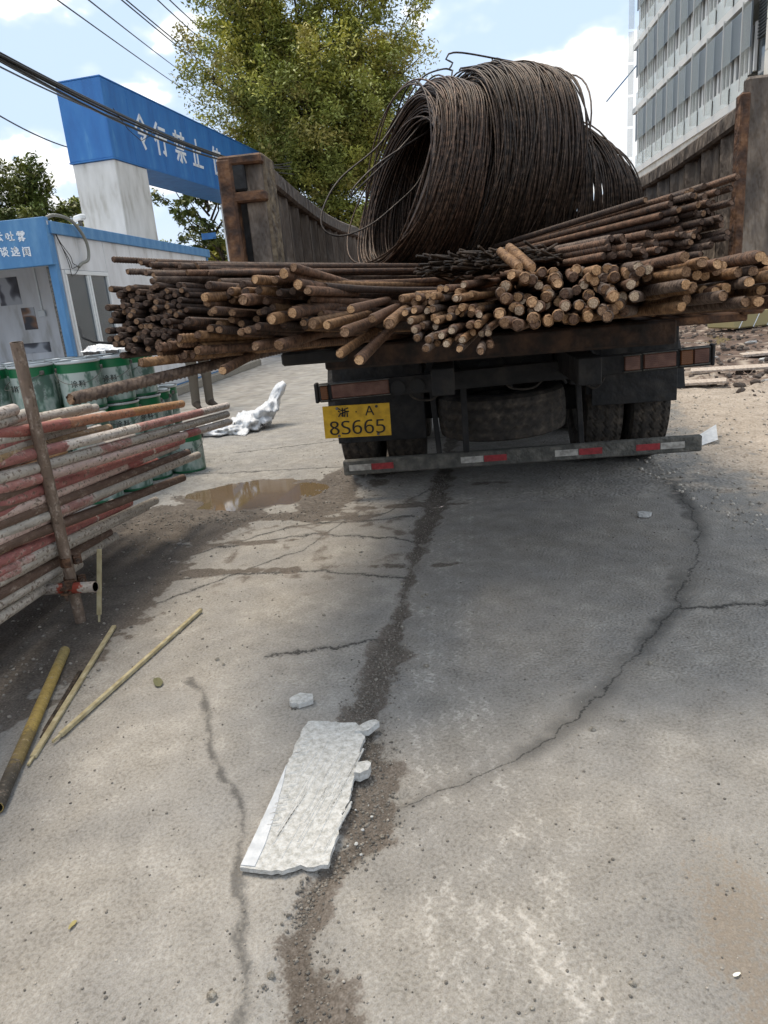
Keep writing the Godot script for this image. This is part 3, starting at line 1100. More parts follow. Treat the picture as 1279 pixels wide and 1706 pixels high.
	# --- chassis
	for x in [-0.10, 0.76]:
		wbox("chassis_rail", x - 0.04, x + 0.04, 0.68, 0.93, -10.5, -4.66, M.chassis, t)
	var cm := MB.new()
	cm.box(Vector3(0.41, 0.865, -4.66), Vector3(1.06, 0.21, 0.03), 0.006)
	cm.box(Vector3(0.41, 0.975, -4.70), Vector3(1.10, 0.02, 0.12), 0.004)
	cm.box(Vector3(0.41, 0.757, -4.70), Vector3(1.06, 0.016, 0.12), 0.004)
	var cross := wpart("rear_crossmember", cm.done(), M.chassis, t)
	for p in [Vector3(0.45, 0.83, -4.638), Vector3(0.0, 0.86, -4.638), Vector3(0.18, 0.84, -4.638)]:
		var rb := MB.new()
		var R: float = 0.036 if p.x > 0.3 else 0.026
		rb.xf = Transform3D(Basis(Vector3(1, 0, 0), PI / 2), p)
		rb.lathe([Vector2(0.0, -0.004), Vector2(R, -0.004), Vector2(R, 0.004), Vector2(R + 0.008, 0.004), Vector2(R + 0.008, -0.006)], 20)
		wpart("hole_shade_disc", rb.done(), M.black, cross)  # rim round a black disc that paints the shade inside a hole
	for x in [-0.02, 0.28, 0.62, 0.82]:
		var hb := MB.new()
		var pp := [Vector3(x, 0.92, -4.62), Vector3(x + 0.05, 0.84, -4.60), Vector3(x + 0.02, 0.78, -4.61), Vector3(x + 0.07, 0.70, -4.62)]
		hb.tube(PackedVector3Array(pp), PackedFloat32Array([0.011]), 8)
		wpart("air_hose", hb.done(), M.black, t)
	var ab := MB.new()
	ab.xf = Transform3D(Basis(Vector3(0, 0, 1), PI / 2), Vector3(0.7, 0.86, -4.60))
	ab.lathe([Vector2(0, -0.09), Vector2(0.06, -0.09), Vector2(0.075, -0.05), Vector2(0.075, 0.05), Vector2(0.06, 0.09), Vector2(0, 0.09)], 20)
	wpart("brake_chamber", ab.done(), M.chassis, t)
	for i in 12:
		var bx := -0.06 + (i % 6) * 0.188
		var by := 0.80 if i < 6 else 0.94
		var bb := MB.new()
		bb.xf = Transform3D(Basis(Vector3(1, 0, 0), PI / 2), Vector3(bx, by, -4.645))
		bb.lathe([Vector2(0.013, -0.004), Vector2(0.013, 0.008), Vector2(0.008, 0.012), Vector2(0.0, 0.012)], 6)
		wpart("bolt", bb.done(), M.bumper, cross)
	for q in [[Vector3(-0.22, 0.84, -4.62), Vector3(-0.30, 0.70, -4.60), Vector3(-0.16, 0.66, -4.62), Vector3(-0.05, 0.78, -4.63)], [Vector3(0.84, 0.90, -4.62), Vector3(0.92, 0.76, -4.58), Vector3(0.86, 0.66, -4.60), Vector3(0.76, 0.74, -4.62)], [Vector3(0.30, 0.77, -4.62), Vector3(0.34, 0.70, -4.60), Vector3(0.48, 0.69, -4.60), Vector3(0.56, 0.76, -4.62)]]:
		var cvw := Curve3D.new()
		for k in 4:
			var tg: Vector3 = (q[mini(k + 1, 3)] - q[maxi(k - 1, 0)]) * 0.18
			cvw.add_point(q[k], -tg, tg)
		cvw.bake_interval = 0.02
		var wm := MB.new()
		wm.tube(cvw.get_baked_points(), PackedFloat32Array([0.008]), 6)
		wpart("wiring", wm.done(), M.rubber, t)
	for x in [-0.19, 0.86]:
		var gs := MB.new()
		gs.prism(PackedVector2Array([Vector2(-0.05, -0.02), Vector2(0.05, -0.02), Vector2(0.05, 0.16), Vector2(0.02, 0.16)]), 0.012)
		var gp2 := wpart("gusset", gs.done(), M.chassis, t)
		gp2.position += Vector3(x, 0.76, -4.46)
	# --- lamp beam
	var lb := MB.new()
	lb.bar(Vector3(-0.86, 0.775, -4.42), Vector3(1.49, 0.83, -4.42), 0.05, 0.115, Vector3.UP, 0.006)
	var beam := wpart("lamp_beam", lb.done(), M.chassis, t)
	for L in [[-0.845, -0.80, 0.777, M.lens_amber], [-0.775, -0.415, 0.785, M.lens_dirty], [0.995, 1.085, 0.82, M.lens_dirty], [1.105, 1.29, 0.825, M.lens_dirty], [1.315, 1.385, 0.83, M.lens_amber], [1.39, 1.475, 0.833, M.lens_dirty]]:
		var lm := MB.new()
		lm.xf = Transform3D(Basis(Vector3(0, 0, 1), 0.023), Vector3((L[0] + L[1]) * 0.5, L[2], -4.392))
		lm.box(Vector3.ZERO, Vector3(L[1] - L[0], 0.088, 0.02), 0.006)
		for k in 7:
			lm.box(Vector3(0, -0.033 + 0.011 * k, 0.011), Vector3((L[1] - L[0]) * 0.94, 0.005, 0.005))
		var lamp := wpart("tail_lamp", lm.done(), L[3], beam)
		for sg in [-1, 1]:
			var fr := MB.new()
			fr.xf = Transform3D(Basis(Vector3(0, 0, 1), 0.023), Vector3((L[0] + L[1]) * 0.5, L[2], -4.392))
			fr.box(Vector3(0, sg * 0.047, 0.006), Vector3(L[1] - L[0] + 0.012, 0.006, 0.022), 0.002)
			wpart("lamp_frame", fr.done(), M.bumper, lamp)
	wbox("beam_cap", -0.885, -0.862, 0.715, 0.84, -4.45, -4.39, M.chassis, beam)
	wbox("beam_cap", 1.492, 1.512, 0.77, 0.895, -4.45, -4.39, M.chassis, beam)
	# --- number plate
	var pl := MB.new()
	pl.xf = Transform3D(Basis(Vector3(0, 0, 1), -0.012), Vector3(-0.637, 0.587, -4.405))
	pl.box(Vector3.ZERO, Vector3(0.425, 0.205, 0.004), 0.0015)
	var plate := wpart("number_plate", pl.done(), M.plate, t)
	plate.set_meta("label", "yellow two-line number plate under the lamp beam")
	var tp := Transform3D(Basis(Vector3(0, 0, 1), -0.012), Vector3(-0.637, 0.587, -4.4005))
	var zh := MB.new()
	zh.xf = tp * Transform3D(Basis(), Vector3(-0.115, 0.030, 0))
	glyph("zhe", 0.07, 0.058, 0.0075, 0.003, zh)
	wpart("plate_character", zh.done(), M.black, plate)
	for q in [["A", 0.085, 0.060, 0.080, 1.0], ["8S665", 0.0, -0.040, 0.118, 1.0]]:
		var tx := node("plate_text", words(q[0], q[3] * 1.02, 0.003), M.black, plate)
		tx.position = tp * Vector3(q[1], q[2], 0.0) - t.position - plate.position
		tx.transform.basis = tp.basis.scaled(Vector3(1.12 if q[0] == "8S665" else 1.15, q[4], 1.0))
		tx.position = tp * Vector3(q[1], q[2], 0.0)
	var dot := boxmesh(Vector3(0.007, 0.007, 0.003), 0.001, tp * Vector3(0.0, 0.058, 0))
	wpart("plate_dot", dot, M.black, plate)
	for k in 4:
		var bt := MB.new()
		bt.xf = tp * Transform3D(Basis(Vector3(1, 0, 0), PI / 2), Vector3(-0.12 if k % 2 == 0 else 0.13, 0.085 if k < 2 else -0.09, 0.0))
		bt.lathe([Vector2(0.009, -0.002), Vector2(0.009, 0.003), Vector2(0.006, 0.006), Vector2(0, 0.006)], 10)
		wpart("plate_bolt", bt.done(), M.steel, plate)
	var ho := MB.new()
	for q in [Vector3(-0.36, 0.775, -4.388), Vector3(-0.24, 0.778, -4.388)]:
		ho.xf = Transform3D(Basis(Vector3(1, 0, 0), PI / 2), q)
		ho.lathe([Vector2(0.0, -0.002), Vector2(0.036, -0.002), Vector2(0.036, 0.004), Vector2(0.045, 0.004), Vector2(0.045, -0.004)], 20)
	wpart("beam_shade_discs", ho.done(), M.black, beam)  # black discs on the beam paint the dark of open holes
	# --- under-run bar with reflective strips
	var ub := MB.new()
	ub.bar(Vector3(-0.80, 0.222, -4.70), Vector3(1.555, 0.245, -4.70), 0.05, 0.105, Vector3.UP, 0.008)
	var bar := wpart("underrun_bar", ub.done(), M.bumper, t)
	for s in [-0.76, 0.0, 0.62, 1.14]:
		for k in 2:
			var q := MB.new()
			var sx: float = s + 0.075 + k * 0.155
			var white: bool = (k == 0) != (s > 1.0)
			q.xf = Transform3D(Basis(Vector3(0, 0, 1), 0.0098), Vector3(sx, 0.2335 + (sx - 0.377) * 0.0098, -4.6735))
			q.box(Vector3.ZERO, Vector3(0.150, 0.042, 0.002))
			wpart("white_reflector" if white else "red_reflector", q.done(), M.reflect_white if white else M.reflect_red, bar)
	for x in [-0.14, 0.80]:
		var st := MB.new()
		st.bar(Vector3(x - 0.03, 0.80, -4.70), Vector3(x, 0.27, -4.72), 0.035, 0.03, Vector3(0, 0, 1), 0.004)
		wpart("hanger", st.done(), M.chassis, t)
	# --- wheels
	var ty := tyre_mesh()
	var rm := rim_mesh()
	for zz in [-5.5, -6.85]:
		for x in [-0.735, -0.40, 1.01, 1.325]:
			var w := Node3D.new()
			w.name = "wheel"
			t.add_child(w, true)
			w.position = Vector3(x, 0.50, zz) - t.position
			w.rotation.x = x * 5.0 + zz
			node("tyre", ty, M.rubber, w)
			var r := node("rim", rm, M.bumper, w)
			if x < 0.3:
				r.rotation.y = PI
		wbox("axle", -0.3, 0.95, 0.40, 0.60, zz - 0.09, zz + 0.09, M.chassis, t, 0.03)
	var sp := Node3D.new()
	sp.name = "spare_wheel"
	t.add_child(sp, true)
	sp.position = Vector3(0.30, 0.50, -5.02) - t.position
	sp.rotation = Vector3(0, 0.2, PI / 2 + 0.03)
	node("tyre", tyre_mesh(0.44, 0.30), M.rubber, sp)
	node("rim", rim_mesh(0.24, 0.20), M.bumper, sp)
	wbox("spare_carrier", 0.02, 0.06, 0.30, 0.80, -4.62, -4.58, M.chassis, t)
	# --- mud flaps and guards
	var fl := MB.new()
	fl.box(Vector3(-0.535, 0.66, -4.86), Vector3(0.62, 0.60, 0.012), 0.004)
	wpart("mud_flap", fl.done(), M.chassis, t)
	fl = MB.new()
	fl.box(Vector3(1.165, 0.765, -4.86), Vector3(0.55, 0.52, 0.012), 0.004)
	wpart("mud_flap", fl.done(), M.chassis, t)
	for s in 2:
		var gd := MB.new()
		var xa: float = -0.90 if s == 0 else 0.86
		for i in 10:
			var a0 := lerpf(0.15, PI - 0.15, i / 10.0)
			var a1 := lerpf(0.15, PI - 0.15, (i + 1) / 10.0)
			var p0 := Vector3(xa, 0.5 + 0.57 * sin(a0), -5.5 + 0.62 * cos(a0))
			var p1 := Vector3(xa, 0.5 + 0.57 * sin(a1), -5.5 + 0.62 * cos(a1))
			var wv := Vector3(0.64, 0, 0)
			gd.quad(p0, p0 + wv, p1 + wv, p1)
			gd.quad(p1 - Vector3(0, 0.006, 0), p1 + wv - Vector3(0, 0.006, 0), p0 + wv - Vector3(0, 0.006, 0), p0 - Vector3(0, 0.006, 0))
		wpart("wheel_guard", gd.done(), M.chassis, t)
	# tail board hook bar seen under the left bars
	wbox("tail_hook", -0.80, -0.50, 1.045, 1.105, -3.36, -3.28, M.chassis, t, 0.01)

# ------------------------------------------------------------------ the load
var CLUSTERS := [
	["L1", [[-1.098, 1.414, -2.270], [-0.893, 1.410, -2.397], [-1.025, 1.191, -2.106], [-0.881, 1.224, -2.238]], [-0.76, -0.42, 1.13, 1.40, -3.7]],
	["L1b", [[-1.153, 1.517, -2.504], [-0.873, 1.475, -2.577], [-1.068, 1.412, -2.325], [-0.814, 1.407, -2.406]], [-0.60, -0.05, 1.40, 1.47, -4.0]],
	["L2", [[-0.781, 1.401, -2.250], [-0.447, 1.397, -2.393], [-0.799, 1.241, -2.148], [-0.447, 1.232, -2.291]], [-0.42, 0.0, 1.13, 1.37, -3.6]],
	["L2b", [[-0.959, 1.215, -2.121], [-0.788, 1.268, -2.209], [-0.934, 1.155, -2.074], [-0.775, 1.190, -2.135]], [-0.52, -0.25, 1.115, 1.17, -3.5]],
	["C1", [[-0.172, 1.314, -2.506], [0.047, 1.332, -2.589], [-0.122, 1.140, -2.249], [0.142, 1.113, -2.272]], [0.02, 0.28, 1.12, 1.30, -3.6]],
	["C2", [[0.166, 1.359, -2.506], [0.696, 1.335, -2.508], [0.125, 1.193, -2.241], [0.497, 1.185, -2.282]], [0.27, 0.85, 1.125, 1.32, -3.6]],
	["R1", [[0.691, 1.361, -2.463], [1.014, 1.337, -2.389], [0.667, 1.194, -2.358], [1.017, 1.189, -2.292]], [0.72, 1.22, 1.125, 1.32, -3.6]],
	["U", [[0.788, 1.602, -3.072], [1.142, 1.654, -3.077], [0.857, 1.336, -2.895], [1.006, 1.398, -2.932]], [0.05, 0.45, 1.36, 1.52, -4.6]],
	["M", [[0.518, 1.451, -2.838], [0.793, 1.461, -2.873], [0.547, 1.372, -2.712], [0.757, 1.362, -2.734]], [0.0, 0.35, 1.34, 1.45, -4.3]],
]
var SINGLES := [
	[[-0.473, 1.417, -2.239], [-0.328, 1.328, -3.595]],
	[[-0.503, 1.402, -2.231], [-0.328, 1.322, -3.593]],
	[[-0.591, 1.392, -2.217], [-0.355, 1.358, -3.600]],
	[[-0.462, 1.367, -2.225], [-0.329, 1.316, -3.591]],
	[[-0.434, 1.347, -2.222], [-0.299, 1.320, -3.595]],
	[[-0.484, 1.286, -2.198], [-0.270, 1.317, -3.598]],
	[[-0.307, 1.281, -2.217], [-0.256, 1.308, -3.597]],
	[[-0.425, 1.249, -2.194], [-0.302, 1.269, -3.580]],
	[[-0.382, 1.242, -2.197], [-0.288, 1.263, -3.580]],
	[[-0.329, 1.217, -2.195], [-0.275, 1.239, -3.574]],
	[[-0.601, 1.198, -2.158], [-0.568, 1.208, -3.530]],
	[[-0.529, 1.195, -2.165], [-0.451, 1.212, -3.545]],
	[[-0.347, 1.155, -2.175], [-0.291, 1.212, -3.564]],
	[[-0.290, 1.133, -2.175], [-0.263, 1.196, -3.563]],
	[[-0.703, 1.137, -2.127], [-0.744, 1.194, -3.506]],
	[[-0.194, 1.230, -2.215], [-0.215, 1.262, -3.588]],
	[[-0.244, 1.248, -2.215], [-0.238, 1.278, -3.590]],
	[[-0.547, 1.273, -2.187], [-0.446, 1.309, -3.575]],
	[[-0.745, 1.353, -2.187], [-0.471, 1.373, -3.591]],
	[[-0.630, 1.336, -2.196], [-0.443, 1.360, -3.591]],
	[[-1.030, 1.116, -1.820], [-0.718, 1.149, -2.602]],
]
var LOOSE := [
	[[0.069, 2.583, -4.858], [0.022, 2.579, -4.799], [-0.087, 2.521, -4.664], [-0.167, 2.441, -4.630], [-0.234, 2.329, -4.589], [-0.376, 2.142, -4.464], [-0.587, 1.978, -4.337], [-0.683, 1.824, -4.227], [-0.687, 1.707, -4.139], [-0.589, 1.657, -4.136], [-0.434, 1.705, -4.221], [-0.285, 1.811, -4.322], [-0.165, 1.929, -4.477], [-0.100, 2.074, -4.633]],
	[[0.076, 2.582, -4.859], [0.048, 2.495, -4.777], [-0.068, 2.315, -4.604], [-0.226, 2.143, -4.482], [-0.378, 2.004, -4.369], [-0.503, 1.893, -4.269], [-0.530, 1.865, -4.257], [-0.502, 1.921, -4.278], [-0.361, 2.045, -4.384], [-0.104, 2.202, -4.566], [-0.042, 2.252, -4.641]],
	[[0.052, 2.569, -4.905], [0.078, 2.605, -4.919], [0.039, 2.628, -4.921], [0.057, 2.657, -4.932], [0.136, 2.657, -4.941], [0.344, 2.621, -5.007], [0.541, 2.581, -5.071], [0.682, 2.543, -5.181], [0.749, 2.479, -5.222], [0.764, 2.393, -5.251]],
	[[0.330, 2.606, -5.054], [0.316, 2.642, -5.063], [0.380, 2.630, -5.067], [0.347, 2.613, -5.057], [0.181, 2.588, -4.978], [0.115, 2.561, -4.910], [0.342, 2.530, -5.032], [0.565, 2.524, -5.161], [0.755, 2.514, -5.233]],
	[[0.600, 2.457, -5.356], [0.654, 2.476, -5.368], [0.797, 2.420, -5.420], [0.974, 2.263, -5.446], [1.134, 2.071, -5.460], [1.270, 1.859, -5.465]],
]


# ribbed bar along +z from its cut end at the origin; surfaces: shaft, cut end
# bend: sideways drift toward +x that sets in behind the free end
func rebar_mesh(r: float, length: float, pitch: float, ribbed: float, sides := 9, bend := 0.0) -> ArrayMesh:
	var m := ArrayMesh.new()
	var b := MB.new()
	var zz := []
	var rr := []
	var s := 0.0
	zz.append(0.0)
	rr.append(r * 0.90)
	zz.append(r * 0.15)
	rr.append(r)
	s = r * 0.5
	while s < ribbed:
		for q in [[0.0, 1.0], [0.25, 1.0], [0.4, 1.13], [0.62, 1.13], [0.77, 1.0]]:
			zz.append(s + q[0] * pitch)
			rr.append(r * q[1])
		s += pitch
	while s < minf(length - 0.1, 2.0):
		zz.append(s)
		rr.append(r)
		s += 0.1
	zz.append(length)
	rr.append(r)
	for i in zz.size():
		for k in sides + 1:
			var a := TAU * k / sides
			var dir := Vector3(cos(a), sin(a), 0)
			var shift := 0.0 if i < 2 or i == zz.size() - 1 else pitch * 0.55 * sin(a * 2.0)
			var slope := 0.0
			if i > 1 and i < zz.size() - 1:
				slope = (rr[i + 1] - rr[i - 1]) / maxf(zz[i + 1] - zz[i - 1], 1e-5)
			var q := clampf(zz[i] - 0.25, 0.0, 1.1)
			var off := 0.5 * bend * q * q + bend * q * maxf(zz[i] - 1.35, 0.0)
			b.vert(dir * rr[i] + Vector3(off, 0, zz[i] + shift), (dir - Vector3(0, 0, slope)).normalized(), Vector2(k / float(sides), zz[i]))
	for i in zz.size() - 1:
		for k in sides:
			var a := i * (sides + 1) + k
			var c := a + sides + 1
			b.ix.append_array([a, c + 1, a + 1, a, c, c + 1])
	b.done(m)
	var e := MB.new()
	# the sawn face, a little domed
	var rg := RandomNumberGenerator.new()
	rg.seed = int(r * 1e5)
	var ring := []
	for k in sides:
		var a := TAU * k / sides
		var rk := r * rg.randf_range(0.80, 0.96)
		ring.append(Vector3(cos(a) * rk, sin(a) * rk, rg.randf_range(-0.25, 0.2) * r + 0.35 * rk * cos(a)))
	for k in sides:
		e.tri(Vector3(0, 0, -0.12 * r), ring[(k + 1) % sides], ring[k])
		e.quad(ring[k], ring[(k + 1) % sides], Vector3(ring[(k + 1) % sides].x, ring[(k + 1) % sides].y, 0.001), Vector3(ring[k].x, ring[k].y, 0.001))
	e.done(m)
	return m

# group, category-free label, mesh, rust choice, end choice
func lay_bar(called: String, label: String, group: String, mesh: Mesh, a: Vector3, b: Vector3, rusts: Array, ends: Array, upright := false):
	var o := node(called, mesh, [M.rust[rusts[rng.randi() % rusts.size()]], ends[rng.randi() % ends.size()]])
	o.transform = Transform3D(along(b - a, PI + rng.randfn(0, 0.05) if upright else rng.randf() * TAU), a)
	tag(o, label, "steel bar", group)

func bilerp(q: Array, u: float, v: float) -> Vector3:
	var p := []
	for c in q:
		p.append(Vector3(c[0], c[1], c[2]))
	return p[0].lerp(p[1], u).lerp(p[2].lerp(p[3], u), v)

func make_load():
	rng.seed = 99
	var thin := rebar_mesh(0.0095, 3.4, 0.0125, 1.3, 8)
	var thin_bent := rebar_mesh(0.0095, 3.4, 0.0125, 1.3, 8, 0.62)
	var med_bent := rebar_mesh(0.0125, 3.2, 0.015, 1.1, 9, 0.30)
	var med := rebar_mesh(0.0125, 3.2, 0.015, 1.1, 9)
	var mid := rebar_mesh(0.0135, 3.2, 0.017, 1.1, 9)
	var fat := rebar_mesh(0.0168, 3.2, 0.019, 1.2, 9)
	# name, mesh, columns, rows, kept share, end scatter along the bar, jitter, rusts, ends, label, group
	var how := {
		"L1": ["thin_rebar", thin_bent, 13, 12, 0.99, 0.11, 0.5, [1, 4, 4, 4], [M.dark_end, M.dark_end, M.cut_end[3], M.cut_end[1]], "thin dark ribbed steel bar in the tight splayed bundle hanging past the tail post", "thin bars in the splayed bundle"],
		"L1b": ["long_rebar", thin, 13, 3, 0.75, 0.25, 0.8, [1, 3, 0], [M.cut_end[3], M.cut_end[1]], "long thin ribbed bar lying loose on top of the splayed bundle", "loose bars on top of the splayed bundle"],
		"L2": ["brown_rebar", med_bent, 12, 6, 0.82, 0.22, 0.8, [0, 1, 4, 2], [M.cut_end[3], M.cut_end[1], M.dark_end], "medium rusty ribbed bar between the thin bundle and the thick bar ends", "medium bars beside the thin bundle"],
		"L2b": ["low_rebar", mid, 6, 2, 1.0, 0.14, 0.5, [0, 2], [M.cut_end[1], M.cut_end[3]], "rusty brown bar at the underside of the splayed bundle", "bars under the splayed bundle"],
		"C1": ["fanned_rebar", med, 9, 7, 0.86, 0.13, 0.75, [2, 0, 3], [M.cut_end[0], M.cut_end[1], M.cut_end[2]], "tan-ended steel bar in the drooping fan below the wire coils", "fanned bars below the coils"],
		"C2": ["thick_rebar", fat, 14, 6, 0.93, 0.22, 0.9, [2, 0, 2, 3], [M.cut_end[0], M.cut_end[1], M.cut_end[2], M.cut_end[3]], "thick tan-ended ribbed bar in the row over the rear crossmember", "thick bars over the rear crossmember"],
		"R1": ["outer_rebar", fat, 9, 4, 0.85, 0.22, 0.7, [2, 0, 3], [M.cut_end[0], M.cut_end[1]], "thick ribbed bar jutting out past the side plate of the body", "thick bars by the side plate"],
		"U": ["raised_rebar", med, 9, 8, 0.92, 0.16, 0.6, [1, 4, 3, 0], [M.dark_end, M.cut_end[3], M.cut_end[1], M.dark_end], "dark bar in the raised bundle slanting up against the side wall", "bars in the raised slanting bundle"],
		"M": ["slanting_rebar", mid, 7, 3, 0.85, 0.15, 0.7, [3, 1, 0], [M.dark_end, M.cut_end[3]], "grey-brown bar lying aslant between the coils and the thick bars", "bars lying aslant below the coils"],
	}
	for cl in CLUSTERS:
		var w = how[cl[0]]
		var s = cl[2]
		var nc: int = w[2]
		var nr: int = w[3]
		for j in nr:
			for i in nc:
				if rng.randf() > w[4]:
					continue
				var u: float = (i + 0.5 + 0.5 * (j % 2) + rng.randf_range(-0.5, 0.5) * w[6]) / (nc + 0.5)
				var v: float = (j + 0.5 + rng.randf_range(-0.5, 0.5) * w[6]) / nr
				var a := bilerp(cl[1], u, v)
				var b := Vector3(lerpf(s[0], s[1], u + rng.randfn(0, 0.03) * w[6]), lerpf(s[3], s[2], v), s[4])
				if cl[0] == "C1" or cl[0] == "C2":
					b.x += rng.randfn(0.0, 0.07)
					b.y += absf(rng.randfn(0.0, 0.03))
				elif cl[0] == "R1":
					b.x -= rng.randf() * 0.25
				var d := (b - a).normalized()
				a += d * rng.randf_range(-0.35, 0.65) * w[5]
				if cl[0] == "L1" or cl[0] == "L2":
					var bend := 0.62 if cl[0] == "L1" else 0.30
					b.x -= bend * (0.605 + 1.1 * maxf(a.distance_to(b) - 1.35, 0.0))
				lay_bar(w[0], w[9], w[10], w[1], a, b, w[7], w[8], cl[0] == "L1" or cl[0] == "L2")
	for i in SINGLES.size():
		var q = SINGLES[i]
		var a := Vector3(q[0][0], q[0][1], q[0][2])
		var b := Vector3(q[1][0], q[1][1], q[1][2])
		if i == SINGLES.size() - 1:
			lay_bar("drooping_rebar", "longest thick bar drooping out over the green paint cans", "", fat, a, b, [3], [M.cut_end[1]])
		else:
			lay_bar("crossing_rebar", "thick rusty ribbed bar crossing over from the middle of the load toward the thin bundle", "bars crossing toward the thin bundle", [mid, fat][i % 2], a, b, [2, 0, 0], [M.cut_end[0], M.cut_end[1]])
	# a few fat ones set apart by their lie
	for q in [[Vector3(0.275, 1.362, -2.58), Vector3(0.217, 1.447, -2.80)], [Vector3(0.235, 1.368, -2.60), Vector3(0.185, 1.44, -2.84)]]:
		var o := node("short_offcut", rebar_mesh(0.0165, 0.24, 0.018, 0.2, 9), [M.rust[2], M.cut_end[0]])
		o.transform = Transform3D(along(q[1] - q[0]), q[0])
		tag(o, "short bar offcut lying tipped up on the thick bars", "steel bar", "short offcuts on the bars")
	# a heap of thin tie rods under the coils
	var hb := MB.new()
	for i in 170:
		var c := Vector3(rng.randf_range(-0.05, 0.42), 0, rng.randf_range(-3.25, -2.95))
		c.y = 1.385 + rng.randf() * 0.07 - absf(c.x - 0.2) * 0.08
		var a := rng.randfn(-0.5, 0.22)
		var d := Vector3(sin(a) * 0.16, rng.randfn(0, 0.015), cos(a) * 0.16)
		hb.col = Color(0.13, 0.085, 0.055) * rng.randf_range(0.5, 1.3)
		hb.tube(PackedVector3Array([c - d, c + d]), PackedFloat32Array([0.0055]), 5)
	var heap := node("tie_rods", hb.done(), M.wire)
	tag(heap, "heap of thin dark tie rods under the front coil", "rods", "", "stuff")
	make_coils()

# rings of wire leaning against each other
func coil(label: String, c0: Vector3, c1: Vector3, yaw0: float, yaw1: float, lean0: float, lean1: float, r_out: float, r_in: float, turns: int, base: Color, taper := 1.0) -> Node3D:
	var t := thing("wire_coil", label, "wire coil", Vector3((c0.x + c1.x) * 0.5, c0.y - r_out, (c0.z + c1.z) * 0.5), 0.0, "coils of wire rod on the lorry")
	var b := MB.new()
	for i in turns:
		var u := rng.randf()
		if i % 3 == 0:
			u = (i / 3 + 0.5) / (turns / 3.0)
		elif i % 3 == 1:
			u = (i / 3 + 0.1) / (turns / 3.0)
		elif i < 80:
			u = rng.randf() * 0.08
		var e := absf(u - 0.5) * 2.0
		var c := c0.lerp(c1, u)
		var yw := lerpf(yaw0, yaw1, u) + rng.randfn(0, 0.03)
		var ln := lerpf(lean0, lean1, u) + rng.randfn(0, 0.05)
		var ax := Vector3(cos(yw), 0, -sin(yw))
		var side := Vector3(sin(yw), 0, cos(yw))
		var upv := (Vector3.UP * cos(ln) + ax * sin(ln)).normalized()
		var r := lerpf(r_in, r_out, pow(rng.randf(), 0.6)) - 0.05 * e * e * e
		if i % 3 == 0:
			r = r_out - rng.randf() * 0.02 - 0.05 * pow(e, 4.0)
		if i % 3 == 1:
			r = r_out - 0.018 - rng.randf() * 0.03 - 0.05 * pow(e, 4.0)
		r *= lerpf(1.0, taper, u)
		if i % 9 == 2:   # strays that cross the others
			r = r_out * lerpf(1.0, taper, u) + rng.randf() * 0.012 - 0.03 * e
			yw += rng.randfn(0, 0.07)
			ax = Vector3(cos(yw), 0, -sin(yw))
			side = Vector3(sin(yw), 0, cos(yw))
			upv = (Vector3.UP * cos(ln) + ax * sin(ln + rng.randfn(0, 0.10))).normalized()
		var ex := 1.0 + rng.randfn(0, 0.012)
		var sagc := Vector3(0, (r_out - r) * -0.4, 0)
		var ph := rng.randf() * TAU
		var wob := rng.randf_range(0.002, 0.010)
		var pts := PackedVector3Array()
		for k in 44:
			var a := TAU * k / 44.0
			pts.append(c + sagc + side * cos(a) * r * ex + upv * sin(a) * r + ax * wob * sin(2.0 * a + ph))
		b.col = base * rng.randf_range(0.35, 1.6)
		b.col = b.col.lerp(Color(0.16, 0.115, 0.085), rng.randf() * 0.35)
		b.tube(pts, PackedFloat32Array([0.0048]), 5, false, true)
	var o := wpart("windings", b.done(), M.wire, t)
	o.name = "windings"
	return t

func make_coils():
	rng.seed = 31
	var A := Vector3(0.927, 0, -0.375)
	var p := Vector3(-0.27, 1.935, -4.43)
	var y := deg_to_rad(22.0)
	var c1 := coil("brown wire coil with its dark open mouth showing", p, p + A * 0.33, deg_to_rad(26.0), y, 0.36, 0.22, 0.525, 0.41, 290, Color(0.155, 0.088, 0.055))
	var c2 := coil("tallest wire coil between two smaller coils", p + A * 0.385 + Vector3(0, 0.03, 0), p + A * 0.90 + Vector3(0, 0.03, 0), y, y, 0.16, 0.05, 0.562, 0.44, 330, Color(0.125, 0.078, 0.052))
	var c3 := coil("slumped wire coil by the side wall with fanned turns", p + A * 0.72 + Vector3(0, -0.07, 0), p + A * 1.24 + Vector3(0, -0.22, 0), y, deg_to_rad(52.0), 0.02, -0.16, 0.54, 0.42, 300, Color(0.115, 0.075, 0.052), 0.76)
	var hosts := [c1, c1, c2, c2, c3]
	for i in LOOSE.size():
		var cv := Curve3D.new()
		var L = LOOSE[i]
		for k in L.size():
			var q := Vector3(L[k][0], L[k][1], L[k][2])
			if i == 2 or i == 3:
				q += Vector3(0.0, 0.0, 0.12)
			var nx: Array = L[mini(k + 1, L.size() - 1)]
			var pv: Array = L[maxi(k - 1, 0)]
			var tg := (Vector3(nx[0], nx[1], nx[2]) - Vector3(pv[0], pv[1], pv[2])) * 0.17
			cv.add_point(q, -tg, tg)
		cv.bake_interval = 0.04
		var b := MB.new()
		b.col = Color(0.11, 0.085, 0.07)
		b.tube(cv.get_baked_points(), PackedFloat32Array([0.0052]), 6)
		wpart("loose_strand", b.done(), M.wire, hosts[i])

